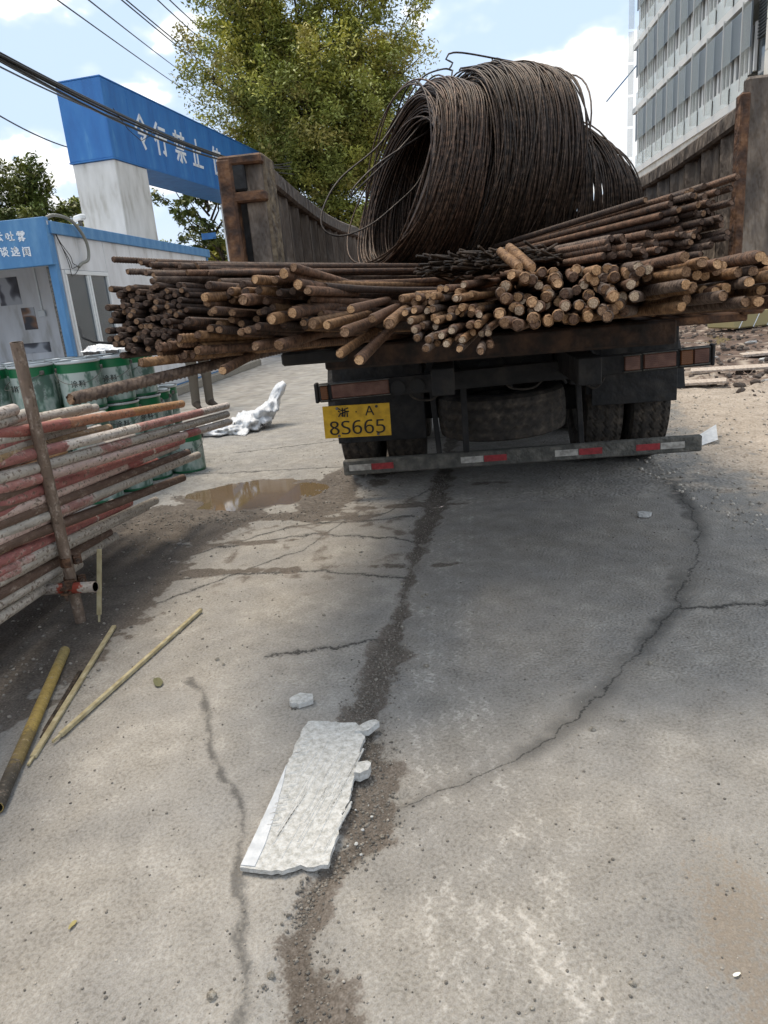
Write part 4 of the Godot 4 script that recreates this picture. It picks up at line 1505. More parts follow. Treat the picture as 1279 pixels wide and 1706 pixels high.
# ------------------------------------------------------------------ scaffold tubes
var TUBES := [
	[[-1.651, 0.668, -4.975], [-1.776, 0.824, -2.538], "w"],
	[[-1.654, 0.610, -4.957], [-1.780, 0.765, -2.520], "g"],
	[[-1.646, 0.553, -4.972], [-1.782, 0.723, -2.507], "p"],
	[[-1.792, 0.762, -4.497], [-1.771, 0.925, -2.569], "o"],
	[[-1.802, 0.999, -2.741], [-1.766, 1.002, -2.593], "p"],
	[[-1.830, 0.963, -2.859], [-1.769, 0.963, -2.581], "g"],
	[[-1.884, 0.872, -3.193], [-1.772, 0.904, -2.563], "t"],
	[[-1.894, 0.850, -3.297], [-1.773, 0.883, -2.556], "r"],
	[[-1.902, 0.805, -3.416], [-1.774, 0.869, -2.552], "g"],
	[[-1.903, 0.756, -3.686], [-1.775, 0.842, -2.544], "t"],
	[[-1.901, 0.833, -3.659], [-1.772, 0.904, -2.563], "g"],
	[[-1.885, 0.532, -3.978], [-1.784, 0.696, -2.499], "d"],
	[[-1.866, 0.469, -4.115], [-1.787, 0.633, -2.480], "r"],
	[[-1.876, 0.413, -4.052], [-1.793, 0.536, -2.450], "p"],
	[[-1.794, 0.444, -4.462], [-1.789, 0.595, -2.468], "d"],
	[[-1.767, 0.403, -4.566], [-1.791, 0.557, -2.456], "g"],
	[[-1.815, 0.297, -4.365], [-1.793, 0.522, -2.446], "d"],
	[[-1.913, 0.306, -3.775], [-1.793, 0.532, -2.449], "r"],
	[[-1.895, 0.230, -3.938], [-1.794, 0.501, -2.439], "g"],
	[[-1.926, 0.285, -3.608], [-1.795, 0.484, -2.434], "r"],
	[[-1.871, 0.441, -2.769], [-1.795, 0.487, -2.435], "t"],
	[[-1.933, 0.168, -3.578], [-1.805, 0.320, -2.384], "g"],
	[[-1.879, 0.239, -4.044], [-1.794, 0.508, -2.441], "g"],
	[[-1.932, 0.264, -3.494], [-1.799, 0.425, -2.416], "g"],
	[[-1.804, 0.534, -4.427], [-1.785, 0.668, -2.490], "r"],
	[[-1.820, 0.512, -4.357], [-1.787, 0.626, -2.478], "p"],
	[[-1.934, 0.212, -3.520], [-1.802, 0.369, -2.399], "d"],
	[[-1.937, 0.159, -3.177], [-1.807, 0.279, -2.371], "g"],
	[[-1.896, 0.501, -3.896], [-1.786, 0.661, -2.488], "d"],
]


# worn paint running along a tube: bands of colour with cement crust and rust showing through
func tube_paint(sd: int, bands: Array, crust: float, blur := 0.004) -> StandardMaterial3D:
	var w := 32
	var hh := 1024
	var n := fnl(sd, 0.24, 3, 0.65)
	var n2 := fnl(sd + 1, 0.06, 5, 0.7)
	var img := Image.create(w, hh, false, Image.FORMAT_RGB8)
	for y in hh:
		var t := float(y) / hh
		for x in w:
			# wrap the noise round the tube
			var a := TAU * x / w
			var p := Vector3(cos(a) * 5.0, sin(a) * 5.0, y * 0.75)
			var k := n.get_noise_3dv(p)
			var k2 := n2.get_noise_3dv(p * Vector3(2.0, 2.0, 1.0))
			var tt := t + blur * k + blur * 2.0 * k2
			var c: Color = bands[bands.size() - 1][1]
			for bnd in bands:
				if tt < bnd[0]:
					c = bnd[1]
					break
			c = c.lerp(h("b8b1a6"), clampf((k2 + 0.4 * k + crust - 0.24) * 2.2, 0.0, 0.62))
			c = c.lerp(h("4b3a2f"), clampf((k + 0.5 * k2 - 0.24) * 3.0, 0.0, 0.65))
			c = c * (1.0 + 0.22 * k2)
			img.set_pixel(x, y, c)
	var m := StandardMaterial3D.new()
	m.albedo_texture = ImageTexture.create_from_image(img)
	m.uv1_scale = Vector3(1, 1.0 / 4.8, 1)
	m.roughness = 0.72
	m.normal_enabled = true
	m.normal_texture = M.fine
	m.normal_scale = 0.4
	return m

# hollow tube along +z from its open end
func pipe_mesh(r: float, length: float, sides := 14) -> ArrayMesh:
	var b := MB.new()
	var n := 7
	var pts := PackedVector3Array()
	for i in n:
		pts.append(Vector3(0, 0, length * i / (n - 1.0)))
	b.tube(pts, PackedFloat32Array([r]), sides, false)
	var ri := r - 0.0035
	b.tube(PackedVector3Array([Vector3(0, 0, 0.25), Vector3(0, 0, 0)]), PackedFloat32Array([ri]), sides, false)
	for i in b.n.size():
		if i >= n * (sides + 1):
			b.n[i] = -b.n[i]
	for s in sides:
		var a := TAU * s / sides
		var c := TAU * (s + 1) / sides
		var d0 := Vector3(cos(a), sin(a), 0)
		var d1 := Vector3(cos(c), sin(c), 0)
		b.quad(d0 * ri, d1 * ri, d1 * r, d0 * r)
		b.quad(d0 * r + Vector3(0, 0, length), d1 * r + Vector3(0, 0, length), d1 * ri + Vector3(0, 0, length), d0 * ri + Vector3(0, 0, length))
	return b.done()

func make_coupler(parent: Node3D, at: Vector3, ax: Vector3):
	# a forged clamp: collar, flap and bolt
	var b := MB.new()
	var bs := along(ax)
	b.xf = Transform3D(bs, at)
	for i in 10:
		var a0 := TAU * i / 12.0
		var a1 := TAU * (i + 1) / 12.0
		var d0 := Vector3(cos(a0), sin(a0), 0)
		var d1 := Vector3(cos(a1), sin(a1), 0)
		for r in [[0.031, 1.0], [0.0255, -1.0]]:
			if r[1] > 0:
				b.quad(d0 * r[0] + Vector3(0, 0, -0.022), d1 * r[0] + Vector3(0, 0, -0.022), d1 * r[0] + Vector3(0, 0, 0.022), d0 * r[0] + Vector3(0, 0, 0.022))
		for zz in [-0.022, 0.022]:
			b.quad(d0 * 0.0255 + Vector3(0, 0, zz), d0 * 0.031 + Vector3(0, 0, zz), d1 * 0.031 + Vector3(0, 0, zz), d1 * 0.0255 + Vector3(0, 0, zz))
	b.box(Vector3(0.045, -0.012, 0), Vector3(0.034, 0.012, 0.036), 0.003)
	b.box(Vector3(0.045, 0.010, 0), Vector3(0.034, 0.010, 0.036), 0.003)
	wpart("coupler", b.done(), M.rust[0], parent)
	var bt := MB.new()
	bt.xf = Transform3D(bs, at)
	bt.tube(PackedVector3Array([Vector3(0.046, -0.045, 0), Vector3(0.046, 0.04, 0)]), PackedFloat32Array([0.006]), 8)
	bt.tube(PackedVector3Array([Vector3(0.046, -0.03, 0), Vector3(0.046, -0.018, 0)]), PackedFloat32Array([0.012]), 6)
	wpart("bolt", bt.done(), M.rust[3], parent)

func make_scaffold_pile():
	rng.seed = 5
	var looks := {
		"w": [tube_paint(301, [[0.10, h("cdc1b8")], [0.28, h("b07f77")], [0.42, h("d2c9bf")], [0.7, h("a16d66")], [1.0, h("c9bcb0")]], 0.12), "white scaffold tube with worn red bands in the stacked pile"],
		"g": [tube_paint(303, [[0.3, h("b5ada2")], [0.36, h("a77b74")], [1.0, h("b9b2a8")]], 0.30), "grey cement-crusted scaffold tube in the stacked pile"],
		"p": [tube_paint(305, [[0.12, h("c2b8b0")], [0.16, h("a4605c")], [0.45, h("c9b0a6")], [1.0, h("b07d75")]], 0.16), "faded pink and grey scaffold tube in the stacked pile"],
		"o": [tube_paint(307, [[0.16, h("ac8257")], [0.30, h("a47358")], [1.0, h("9b5f55")]], 0.06), "orange scaffold tube reddening along its length, lying over the pile"],
		"r": [tube_paint(309, [[0.10, h("ab6a64")], [0.105, h("d0c4b9")], [0.5, h("9e655f")], [1.0, h("986860")]], 0.08), "dull red scaffold tube in the stacked pile"],
		"t": [tube_paint(311, [[1.0, h("a88c69")]], 0.14), "tan rusty scaffold tube in the stacked pile"],
		"d": [tube_paint(313, [[1.0, h("6b564a")]], 0.06), "dark brown scaffold tube in the stacked pile"],
	}
	var mesh := pipe_mesh(0.0242, 4.8)
	for q in TUBES:
		var a := Vector3(q[0][0], q[0][1], q[0][2])
		var b := Vector3(q[1][0], q[1][1], q[1][2])
		var dir := (b - a).normalized()
		# keep the free ends inside the stack, not rising out of it
		dir.y = clampf(dir.y, -0.1, 0.11)
		dir.x = clampf(dir.x, -0.12, 0.16)
		var o := node("scaffold_tube", mesh, looks[q[2]][0])
		o.transform = Transform3D(along(dir, rng.randf() * TAU), a)
		tag(o, looks[q[2]][1], "scaffold tube", "scaffold tubes in the pile")
	# tubes further in, filling the stack; some added unseen to deepen the shade below
	var kinds := ["g", "p", "d", "w", "g", "t", "r"]
	for i in 54:
		var row := i % 6
		var colm := i / 6
		var a := Vector3(-2.02 - 0.085 * colm - rng.randf() * 0.03, 0.20 + row * (0.13 - 0.008 * colm) + rng.randf() * 0.04, -rng.randf_range(3.4, 4.6))
		var dir := Vector3(rng.randfn(0.01, 0.015), rng.randfn(0.045, 0.012), 1).normalized()
		var kk: String = kinds[rng.randi() % kinds.size()]
		var o := node("scaffold_tube", mesh, looks[kk][0])
		o.transform = Transform3D(along(dir, rng.randf() * TAU), a)
		tag(o, looks[kk][1].replace("in the stacked pile", "added deep inside the pile behind the outer tubes"), "scaffold tube", "tubes inside the pile")
	# rack: leaning post, bearer under the pile
	var dull := tube_paint(321, [[1.0, h("7b6a5c")]], 0.16)
	var pa := Vector3(-1.782, 0.0, -2.838)
	var pb := Vector3(-1.707, 1.263, -2.71)
	var post := thing("scaffold_post", "rusty grey upright tube leaning in front of the tube pile", "scaffold post", pa)
	var pm := node("tube", pipe_mesh(0.0245, 1.27), dull, post)
	pm.transform = Transform3D(along(pa - pb), pb - pa)
	make_coupler(post, pa.lerp(pb, 0.245), pb - pa)
	make_coupler(post, pa.lerp(pb, 0.165), pb - pa)
	var ba := Vector3(-1.62, 0.205, -2.745)
	var bearer := thing("bearer_tube", "short horizontal tube with red paint and open end clamped low on the post", "scaffold tube", Vector3(-1.9, 0, -2.77))
	var red_end := tube_paint(323, [[0.012, h("b9b0a6")], [0.036, h("94402f")], [1.0, h("8f8780")]], 0.1)
	var bm := node("tube", pipe_mesh(0.0245, 1.25), red_end, bearer)
	bm.transform = Transform3D(along(Vector3(-1, -0.03, -0.05)), ba - bearer.position)
	make_coupler(bearer, ba + Vector3(-0.12, 0, -0.01), Vector3(-1, 0, 0))
	var far := thing("bearer_tube", "horizontal tube carrying the inner end of the tube pile", "scaffold tube", Vector3(-2.3, 0, -4.0))
	var fm := node("tube", pipe_mesh(0.0245, 1.3), looks["g"][0], far)
	fm.transform = Transform3D(along(Vector3(-1, 0, 0)), Vector3(0.36, 0.16, 0.6))
	for x in [-0.05, -0.75]:
		var lg := node("leg", pipe_mesh(0.0245, 0.2), looks["g"][0], far)
		lg.transform = Transform3D(along(Vector3(0, -1, 0)), Vector3(x, 0.2, 0.55))

# ------------------------------------------------------------------ paint cans
func can_paint() -> StandardMaterial3D:
	var w := 256
	var hh := 128
	var n := fnl(331, 0.03, 4, 0.6)
	var n2 := fnl(333, 0.2, 2)
	var img := Image.create(w, hh, false, Image.FORMAT_RGB8)
	for y in hh:
		var t := float(y) / hh   # 0 is the foot
		for x in w:
			var a := TAU * x / w
			var p := Vector3(cos(a) * 40.0, sin(a) * 40.0, y * 0.35)
			var k := n.get_noise_3dv(p)
			var c := h("a9b5b0")
			# printed woodland rising from the foot, greyer up the can
			c = c.lerp(h("6f8a7e"), clampf((k + 0.35 - 0.5 * t) * 1.8, 0.0, 0.85))
			c = c.lerp(h("3d5a4e"), clampf((k - 0.08) * 3.0, 0.0, 0.7))
			if t > 0.78:
				c = h("17663f")
			elif t < 0.05:
				c = h("1b5b3c")
			elif t > 0.28 and t < 0.66 and fposmod(x / 256.0 * 2.0, 1.0) > 0.78 and n2.get_noise_2d(x * 3.0, y * 6.0) > 0.05:
				c = c.lerp(h("55605f"), 0.7)
			img.set_pixel(x, hh - 1 - y, c)
	var m := StandardMaterial3D.new()
	m.albedo_texture = ImageTexture.create_from_image(img)
	m.roughness = 0.38
	m.metallic = 0.1
	return m

func make_can() -> Node3D:
	var t := thing("paint_can", "", "paint can", Vector3.ZERO, 0.0, "stacked paint cans")
	var b := MB.new()
	var R := 0.15
	var H := 0.345
	var ring := [[0.0, R * 0.985], [0.006, R * 1.0], [0.05, R], [0.1, R], [0.26, R], [0.285, R * 1.012], [0.30, R], [0.335, R], [H, R * 1.02]]
	for i in ring.size():
		for s in 33:
			var a := TAU * s / 32.0
			var dir := Vector3(cos(a), 0, -sin(a))
			b.vert(dir * ring[i][1] + Vector3(0, ring[i][0], 0), dir, Vector2(s / 32.0, 1.0 - ring[i][0] / H))
	for i in ring.size() - 1:
		for s in 32:
			var q := i * 33 + s
			b.ix.append_array([q, q + 33, q + 34, q, q + 34, q + 1])
	node("body", b.done(), M.can, t)
	var l := MB.new()
	l.lathe([Vector2(0.0, H - 0.012), Vector2(R * 0.9, H - 0.012), Vector2(R * 0.93, H + 0.004), Vector2(R * 1.045, H + 0.006), Vector2(R * 1.055, H - 0.006), Vector2(R * 1.03, H - 0.012)].duplicate(), 32)
	for i in l.n.size():
		if l.n[i].y < -0.9:
			l.n[i] = -l.n[i]
	var lid := node("lid", l.done(), M.can_lid, t)
	var sp := MB.new()
	sp.xf = Transform3D(Basis(), Vector3(0.0, H - 0.012, 0.06))
	sp.lathe([Vector2(0.035, 0.0), Vector2(0.033, 0.02), Vector2(0.0, 0.022)], 16)
	node("spout_cap", sp.done(), M.frame_white, lid)
	# wire handle with its two ears
	var hp := []
	for i in 13:
		var a := PI * i / 12.0
		hp.append(Vector3(cos(a) * (R + 0.012), 0.29 - sin(a) * 0.10, sin(a) * 0.05 + 0.0 + 0.155 * sin(a)))
	var hd := node("handle", tubemesh(hp, 0.0025, 5), M.steel, t)
	for s in [-1, 1]:
		node("ear", boxmesh(Vector3(0.02, 0.03, 0.03), 0.004, Vector3(s * (R + 0.006), 0.29, 0)), M.steel, hd)
	# two printed characters on the face, bent round the can
	for k in 2:
		var g := MB.new()
		g.xf = Transform3D(Basis(Vector3.UP, (k - 0.5) * 0.36), Vector3.ZERO) * Transform3D(Basis(), Vector3(-0.022, 0.165, R + 0.0012))
		glyph("coat" if k == 0 else "liao", 0.044, 0.05, 0.0045, 0.0012, g)
		node("print", g.done(), M.can_ink, t)
	return t

func make_paint_cans():
	rng.seed = 17
	M.can = can_paint()
	M.can_lid = plain(Color(0.72, 0.74, 0.74), 0.4, 0.3)
	M.can_ink = plain(Color(0.12, 0.18, 0.16), 0.6)
	var proto := make_can()
	var spots := [[-2.77, -5.08, 3], [-3.09, -5.0, 3], [-3.42, -4.93, 3], [-2.67, -5.40, 3], [-2.63, -5.74, 3], [-2.68, -6.10, 2], [-2.76, -6.45, 2], [-2.99, -5.36, 3], [-3.31, -5.30, 3], [-3.63, -5.25, 3], [-2.95, -5.72, 3], [-3.27, -5.66, 3], [-3.6, -5.6, 3], [-2.40, -5.95, 1]]
	var first := true
	for s in spots:
		for lv in s[2]:
			var o: Node3D
			if first:
				o = proto
				first = false
			else:
				o = proto.duplicate()
				o.name = numbered("paint_can")
				add_child(o)
			o.position = Vector3(s[0] + rng.randfn(0, 0.004), 0.004 + lv * 0.356, s[1] + rng.randfn(0, 0.004))
			o.rotation.y = rng.randf_range(-0.6, 0.9)
			var lab: String = "green-topped paint can in the top layer of its stack" if lv == s[2] - 1 else "green-topped paint can with another can standing on it"
			if s[2] == 1:
				lab = "single paint can standing alone on the ground beside the stacks"
			tag(o, lab, "paint can", "" if s[2] == 1 else ("cans on top of the stacks" if lv == s[2] - 1 else "cans under other cans"))
	# crumpled clear wrapping on the lids
	var w := crumple(0.34, 0.24, 0.07, 8, 41)
	var o := node("plastic_wrapping", w, M.tarp)
	o.position = Vector3(-2.78, 1.085, -5.62)
	tag(o, "crumpled white wrapping lying on the paint can lids", "wrapping")

# a crumpled sheet: heights from folded noise, edges ragged
func crumple(sx: float, sz: float, up: float, fold: int, sd: int, res := 26) -> ArrayMesh:
	var n := fnl(sd, 1.0, 3, 0.6)
	n.fractal_type = FastNoiseLite.FRACTAL_RIDGED
	var b := MB.new()
	var keep := []
	for j in res + 1:
		for i in res + 1:
			var u := i / float(res) - 0.5
			var v := j / float(res) - 0.5
			var e := 1.0 - clampf(maxf(absf(u), absf(v)) * 2.0, 0.0, 1.0)
			var wob := 1.0 + 0.18 * n.get_noise_2d(u * 3.0 + 9.0, v * 3.0)
			var y := up * (0.25 + 0.75 * minf(e * 2.5, 1.0)) * (0.5 + 0.5 * n.get_noise_2d(u * fold * 0.35, v * fold * 0.35)) + 0.006
			b.v.append(Vector3(u * sx * wob, maxf(y, 0.004), v * sz * wob))
			b.n.append(Vector3.UP)
			b.c.append(Color.WHITE)
			b.uv.append(Vector2(u, v))
	for j in res:
		for i in res:
			var a := j * (res + 1) + i
			b.ix.append_array([a, a + 1, a + res + 2, a, a + res + 2, a + res + 1])
	for j in res + 1:
		for i in res + 1:
			var l := j * (res + 1) + maxi(i - 1, 0)
			var r := j * (res + 1) + mini(i + 1, res)
			var u := maxi(j - 1, 0) * (res + 1) + i
			var d := mini(j + 1, res) * (res + 1) + i
			b.n[j * (res + 1) + i] = (b.v[d] - b.v[u]).cross(b.v[r] - b.v[l]).normalized()
	return b.face_out().done()

# ------------------------------------------------------------------ the smokers' shelter
func make_shelter():
	var t := thing("site_cabin", "white panel cabin with blue trim and an open-fronted shelter end", "cabin", Vector3(-6.7, 0, -12.6))
	var xr := -5.2
	var xl := -8.3
	wbox("base_frame", xl, xr, 0.0, 0.12, -15.85, -9.5, M.blue_dull, t)
	wbox("roof", xl - 0.02, xr + 0.02, 2.60, 2.66, -15.9, -9.46, M.panel_white, t)
	wbox("rear_wall", xl, xr, 0.12, 2.52, -15.85, -15.78, M.panel_white, t)
	wbox("side_wall", xl, xl + 0.07, 0.12, 2.52, -15.7, -9.6, M.panel_white, t)
	var inner := wbox("inner_wall", xl + 0.08, xr - 0.08, 0.12, 2.58, -11.3, -11.22, M.panel_white, t)
	# long side made of panels, with a window opening
	var pz := [-9.64, -10.98, -11.9, -12.82, -13.74, -14.66, -15.72]
	for i in pz.size() - 1:
		var z0: float = pz[i] - 0.004
		var z1: float = pz[i + 1] + 0.004
		if i == 0:
			wbox("wall_panel", xr - 0.07, xr, 0.12, 0.78, z1, z0, M.panel_white, t, 0.003)
			wbox("wall_panel", xr - 0.07, xr, 2.06, 2.50, z1, z0, M.panel_white, t, 0.003)
			wbox("wall_panel", xr - 0.07, xr, 0.785, 2.055, -9.70, z0, M.panel_white, t, 0.003)
		else:
			wbox("wall_panel", xr - 0.07, xr, 0.12, 2.50, z1, z0, M.panel_white, t, 0.003)
	# window
	var win := wbox("window", xr - 0.055, xr + 0.012, 2.0, 2.055, -10.97, -9.71, M.frame_white, t, 0.004)
	wbox("sill", xr - 0.055, xr + 0.02, 0.785, 0.83, -10.97, -9.71, M.frame_white, win, 0.004)
	for z in [-9.73, -10.33, -10.39, -10.945]:
		wbox("stile", xr - 0.045, xr + (0.006 if z > -10.36 else 0.010), 0.832, 1.998, z - 0.022, z + 0.022, M.frame_white, win, 0.004)
	for z in [[-9.754, -10.306], [-10.414, -10.921]]:
		wbox("pane", xr - 0.026, xr - 0.02, 0.832, 1.998, z[1], z[0], M.glass, win, 0.0)
	wbox("blind", xr - 0.066, xr - 0.058, 0.84, 1.99, -10.93, -9.74, M.hose, win, 0.0)
	# posts and fascia
	for q in [[xr - 0.10, -9.6], [xl, -9.6], [xr - 0.10, -15.85]]:
		wbox("corner_post", q[0], q[0] + 0.105, 0.12, 2.50, q[1] - 0.002, q[1] + 0.10, M.blue_dull, t)
	wbox("steel_channel", xr - 0.17, xr - 0.12, 0.12, 2.1, -9.62, -9.56, M.steel, t)
	wbox("roof_trim", xr + 0.003, xr + 0.045, 2.50, 2.655, -15.9, -9.50, M.blue_dull, t)
	var fa := wbox("fascia", xl - 0.03, xr + 0.02, 2.11, 2.70, -9.52, -9.42, M.blue_dull, t)
	# lettering: two lines, the rest of the line runs on along the fascia
	var l1 := ["yun", "tu", "wu"]
	var l2 := ["chang", "tan", "yi", "wen"]
	for i in 3:
		var g := MB.new()
		g.xf = Transform3D(Basis(), Vector3(-5.905 + i * 0.155, 2.455 - i * 0.012, -9.417))
		glyph(l1[i], 0.115, 0.12, 0.014, 0.006, g)
		wpart("fascia_letter", g.done(), M.letter_white, fa)
	for i in 4:
		var g := MB.new()
		g.xf = Transform3D(Basis(), Vector3(-6.03 + i * 0.155, 2.275 - i * 0.012, -9.417))
		glyph(l2[i], 0.115, 0.12, 0.014, 0.006, g)
		wpart("fascia_letter", g.done(), M.letter_white, fa)
	# posters on the inner wall
	for q in [[-7.18, 1.72, 0.36, 0.42, "6b6c74"], [-6.86, 1.32, 0.22, 0.34, "8d6a55"], [-7.0, 0.95, 0.5, 0.16, "5c5f66"]]:
		var pm := tri_mat(ramp_tex(int(q[1] * 100), 0.012, [[0.3, h("b4b6bb")], [0.5, h(q[4])], [0.75, h("4c4b50")]], 128, 2), 1.6, 0.7)
		wbox("poster", q[0], q[0] + q[2], q[1], q[1] + q[3], -11.218, -11.212, pm, inner, 0.0)
	wbox("conduit", -6.52, -6.49, 1.6, 2.5, -11.218, -11.20, M.frame_white, inner, 0.002)
	wbox("junction_box", -6.56, -6.45, 1.5, 1.6, -11.218, -11.17, M.frame_white, inner, 0.006)
	# things fixed to it
	var cam := thing("security_camera", "small white security camera on the cabin roof edge", "camera", Vector3(-5.24, 2.66, -10.5))
	var cb := MB.new()
	cb.xf = Transform3D(Basis(Vector3.UP, 0.9), Vector3(0, 0.13, 0))
	cb.box(Vector3.ZERO, Vector3(0.09, 0.08, 0.26), 0.02)
	node("housing", cb.done(), M.frame_white, cam)
	node("bracket", boxmesh(Vector3(0.05, 0.1, 0.06), 0.01, Vector3(0, 0.045, 0)), M.steel, cam)
	var hp := [Vector3(-5.22, 2.70, -9.55), Vector3(-5.16, 2.74, -9.7), Vector3(-5.10, 2.68, -10.0), Vector3(-5.10, 2.45, -10.28), Vector3(-5.12, 2.22, -10.3), Vector3(-5.15, 2.15, -10.14), Vector3(-5.16, 2.10, -10.05)]
	var cv := Curve3D.new()
	for k in hp.size():
		var tg: Vector3 = (hp[mini(k + 1, hp.size() - 1)] - hp[maxi(k - 1, 0)]) * 0.17
		cv.add_point(hp[k], -tg, tg)
	cv.bake_interval = 0.04
	var hm := MB.new()
	hm.tube(cv.get_baked_points(), PackedFloat32Array([0.022]), 8)
	tag(node("conduit_hose", hm.done(), M.hose), "pale flexible hose looping down the corner of the cabin", "hose")
	for i in 3:
		var wv := MB.new()
		var pp := PackedVector3Array()
		for k in 12:
			var u := k / 11.0
			pp.append(Vector3(-5.17, 2.62 - 0.5 * u - 0.12 * sin(PI * u) * (1 + i), -9.62 - 0.42 * u + 0.05 * sin(u * 9.0 + i)))
		wv.tube(pp, PackedFloat32Array([0.005]), 5)
		tag(node("thin_wire", wv.done(), M.black_cable), "thin black wire drooping beside the pale hose on the cabin corner", "wire", "wires on the cabin corner")

# ------------------------------------------------------------------ the gate
func make_gate():
	var g := thing("site_gate", "blue box-beam gate with white characters on a white pillar", "gate", Vector3(-6.5, 0, -14.9), -0.114)
	# local: +z toward the camera end, the lettered face looks along +x
	var L := 8.4
	var beam := node("beam", boxmesh(Vector3(0.98, 1.42, L), 0.012, Vector3(-0.49, 5.16, -L * 0.5)), M.blue, g)
	var seam := MB.new()
	for i in 6:
		seam.box(Vector3(0.003, 5.16, -0.9 - i * 1.3), Vector3(0.006, 1.40, 0.025), 0.002)
	var sm := node("cover_strip", seam.done(), M.blue, beam)
	sm.name = "cover_strip"
	for e in [5.88, 4.44]:
		node("edge_trim", boxmesh(Vector3(1.0, 0.025, L + 0.02), 0.004, Vector3(-0.49, e, -L * 0.5)), M.blue, beam)
	var pil := node("pillar", boxmesh(Vector3(0.94, 4.42, 1.26), 0.01, Vector3(-0.49, 2.21, -0.68)), M.white_paint, g)
	node("plinth", boxmesh(Vector3(1.1, 0.4, 1.4), 0.02, Vector3(-0.49, 0.2, -0.68)), M.blue, pil)
	node("pillar", boxmesh(Vector3(0.94, 4.42, 1.2), 0.01, Vector3(-0.49, 2.21, -L + 0.66)), M.white_paint, g)
	var st := [["ling", 1.31], ["xing", 2.11], ["jin", 3.02], ["zhi", 3.9], ["shi", 5.08], ["ling", 5.9], ["xing", 6.75]]
	for q in st.slice(0, 5):
		var b := MB.new()
		# reading direction runs away along -z
		b.xf = Transform3D(Basis(Vector3.UP, PI / 2), Vector3(0.006, 4.80, -q[1] + 0.28))
		glyph(q[0], 0.56, 0.66, 0.062, 0.012, b)
		node("letter", b.done(), M.letter_white, beam)

# ------------------------------------------------------------------ trees
# trunk and limbs as one tapered mesh, leaves as small bent faces gathered in sprays
func tree(called: String, label: String, base: Vector3, trunk_h: float, centre: Vector3, rad: Vector3, limbs: int, twigs: int, leaves: int, leaf: float, cols: Array, sd: int, group := ""):
	var r := RandomNumberGenerator.new()
	r.seed = sd
	var t := thing(called, label, "tree", base, 0.0, group)
	var wood := MB.new()
	var fork := base + Vector3(r.randfn(0, 0.15), trunk_h, r.randfn(0, 0.15))
	var tr: float = 0.018 * (centre.y + rad.y)
	wood.tube(PackedVector3Array([base - Vector3(0, 0.1, 0), base.lerp(fork, 0.4) + Vector3(r.randfn(0, 0.05), 0, r.randfn(0, 0.05)), fork]), PackedFloat32Array([tr * 1.35, tr, tr * 0.85]), 10)
	var L := MB.new()
	for i in limbs:
		# limb ends spread over the crown's volume
		var a := TAU * (i + r.randf() * 0.7) / limbs * 2.39996 * limbs / TAU
		var k := (i + 0.5) / limbs
		var ring := sqrt(maxf(1.0 - pow(2.0 * k - 1.0, 2.0), 0.05))
		var reach := r.randf_range(0.5, 1.0)
		var tip := centre + Vector3(cos(a) * ring * rad.x, (2.0 * k - 1.0) * rad.y, sin(a) * ring * rad.z) * reach
		var root := fork.lerp(centre, clampf(k * 1.1 - 0.1, 0.0, 0.85))
		var midp := root.lerp(tip, 0.5) + Vector3(r.randfn(0, 0.15), -0.12 * rad.y * 0.3 + r.randfn(0, 0.1), r.randfn(0, 0.15))
		wood.tube(PackedVector3Array([root, midp, tip]), PackedFloat32Array([tr * 0.34, tr * 0.2, tr * 0.06]), 6, false)
		for j in twigs:
			var u := r.randf_range(0.35, 1.0)
			var p := root.lerp(midp, u * 2.0) if u < 0.5 else midp.lerp(tip, u * 2.0 - 1.0)
			var out := (p - centre) / rad
			var dir := (out.normalized() * 0.7 + Vector3(r.randfn(0, 0.6), r.randf_range(-0.1, 0.9), r.randfn(0, 0.6))).normalized()
			var len := r.randf_range(0.14, 0.30) * (rad.x + rad.y) * 0.5
			var q := p + dir * len
			wood.tube(PackedVector3Array([p, q]), PackedFloat32Array([tr * 0.09, tr * 0.02]), 4, false)
			var c0: Color = cols[r.randi() % cols.size()]
			c0 = c0 * r.randf_range(0.75, 1.25)
			var sp := len * r.randf_range(0.20, 0.36)
			for n in leaves:
				var s := r.randf()
				var c := p.lerp(q, 0.25 + 0.85 * s) + Vector3(clampf(r.randfn(0, 1), -1.9, 1.9), clampf(r.randfn(0, 0.8), -1.5, 1.5), clampf(r.randfn(0, 1), -1.9, 1.9)) * sp * (1.05 - 0.6 * s)
				var up := Vector3(r.randfn(0, 0.7), 1.0, r.randfn(0, 0.7)).normalized()
				var fx := up.cross(Vector3(r.randfn(0, 1), r.randfn(0, 0.4), r.randfn(0, 1))).normalized()
				var fz := fx.cross(up)
				var sz := leaf * r.randf_range(0.6, 1.25)
				L.col = c0 * r.randf_range(0.7, 1.3)
				var a0 := c - fx * sz
				var a1 := c - fz * sz * 0.42 + up * sz * 0.1
				var a2 := c + fx * sz - up * sz * 0.15
				var a3 := c + fz * sz * 0.42 + up * sz * 0.1
				var i0 := L.v.size()
				L.v.append_array([a0, a1, a2, a3])
				L.n.append_array([up, up, up, up])
				L.c.append_array([L.col, L.col, L.col, L.col])
				L.uv.append_array([Vector2.ZERO, Vector2.ZERO, Vector2.ZERO, Vector2.ZERO])
				L.ix.append_array([i0, i0 + 1, i0 + 2, i0, i0 + 2, i0 + 3])
	wpart("trunk", wood.done(), M.bark, t)
	wpart("crown", L.done(), M.leaf, t)

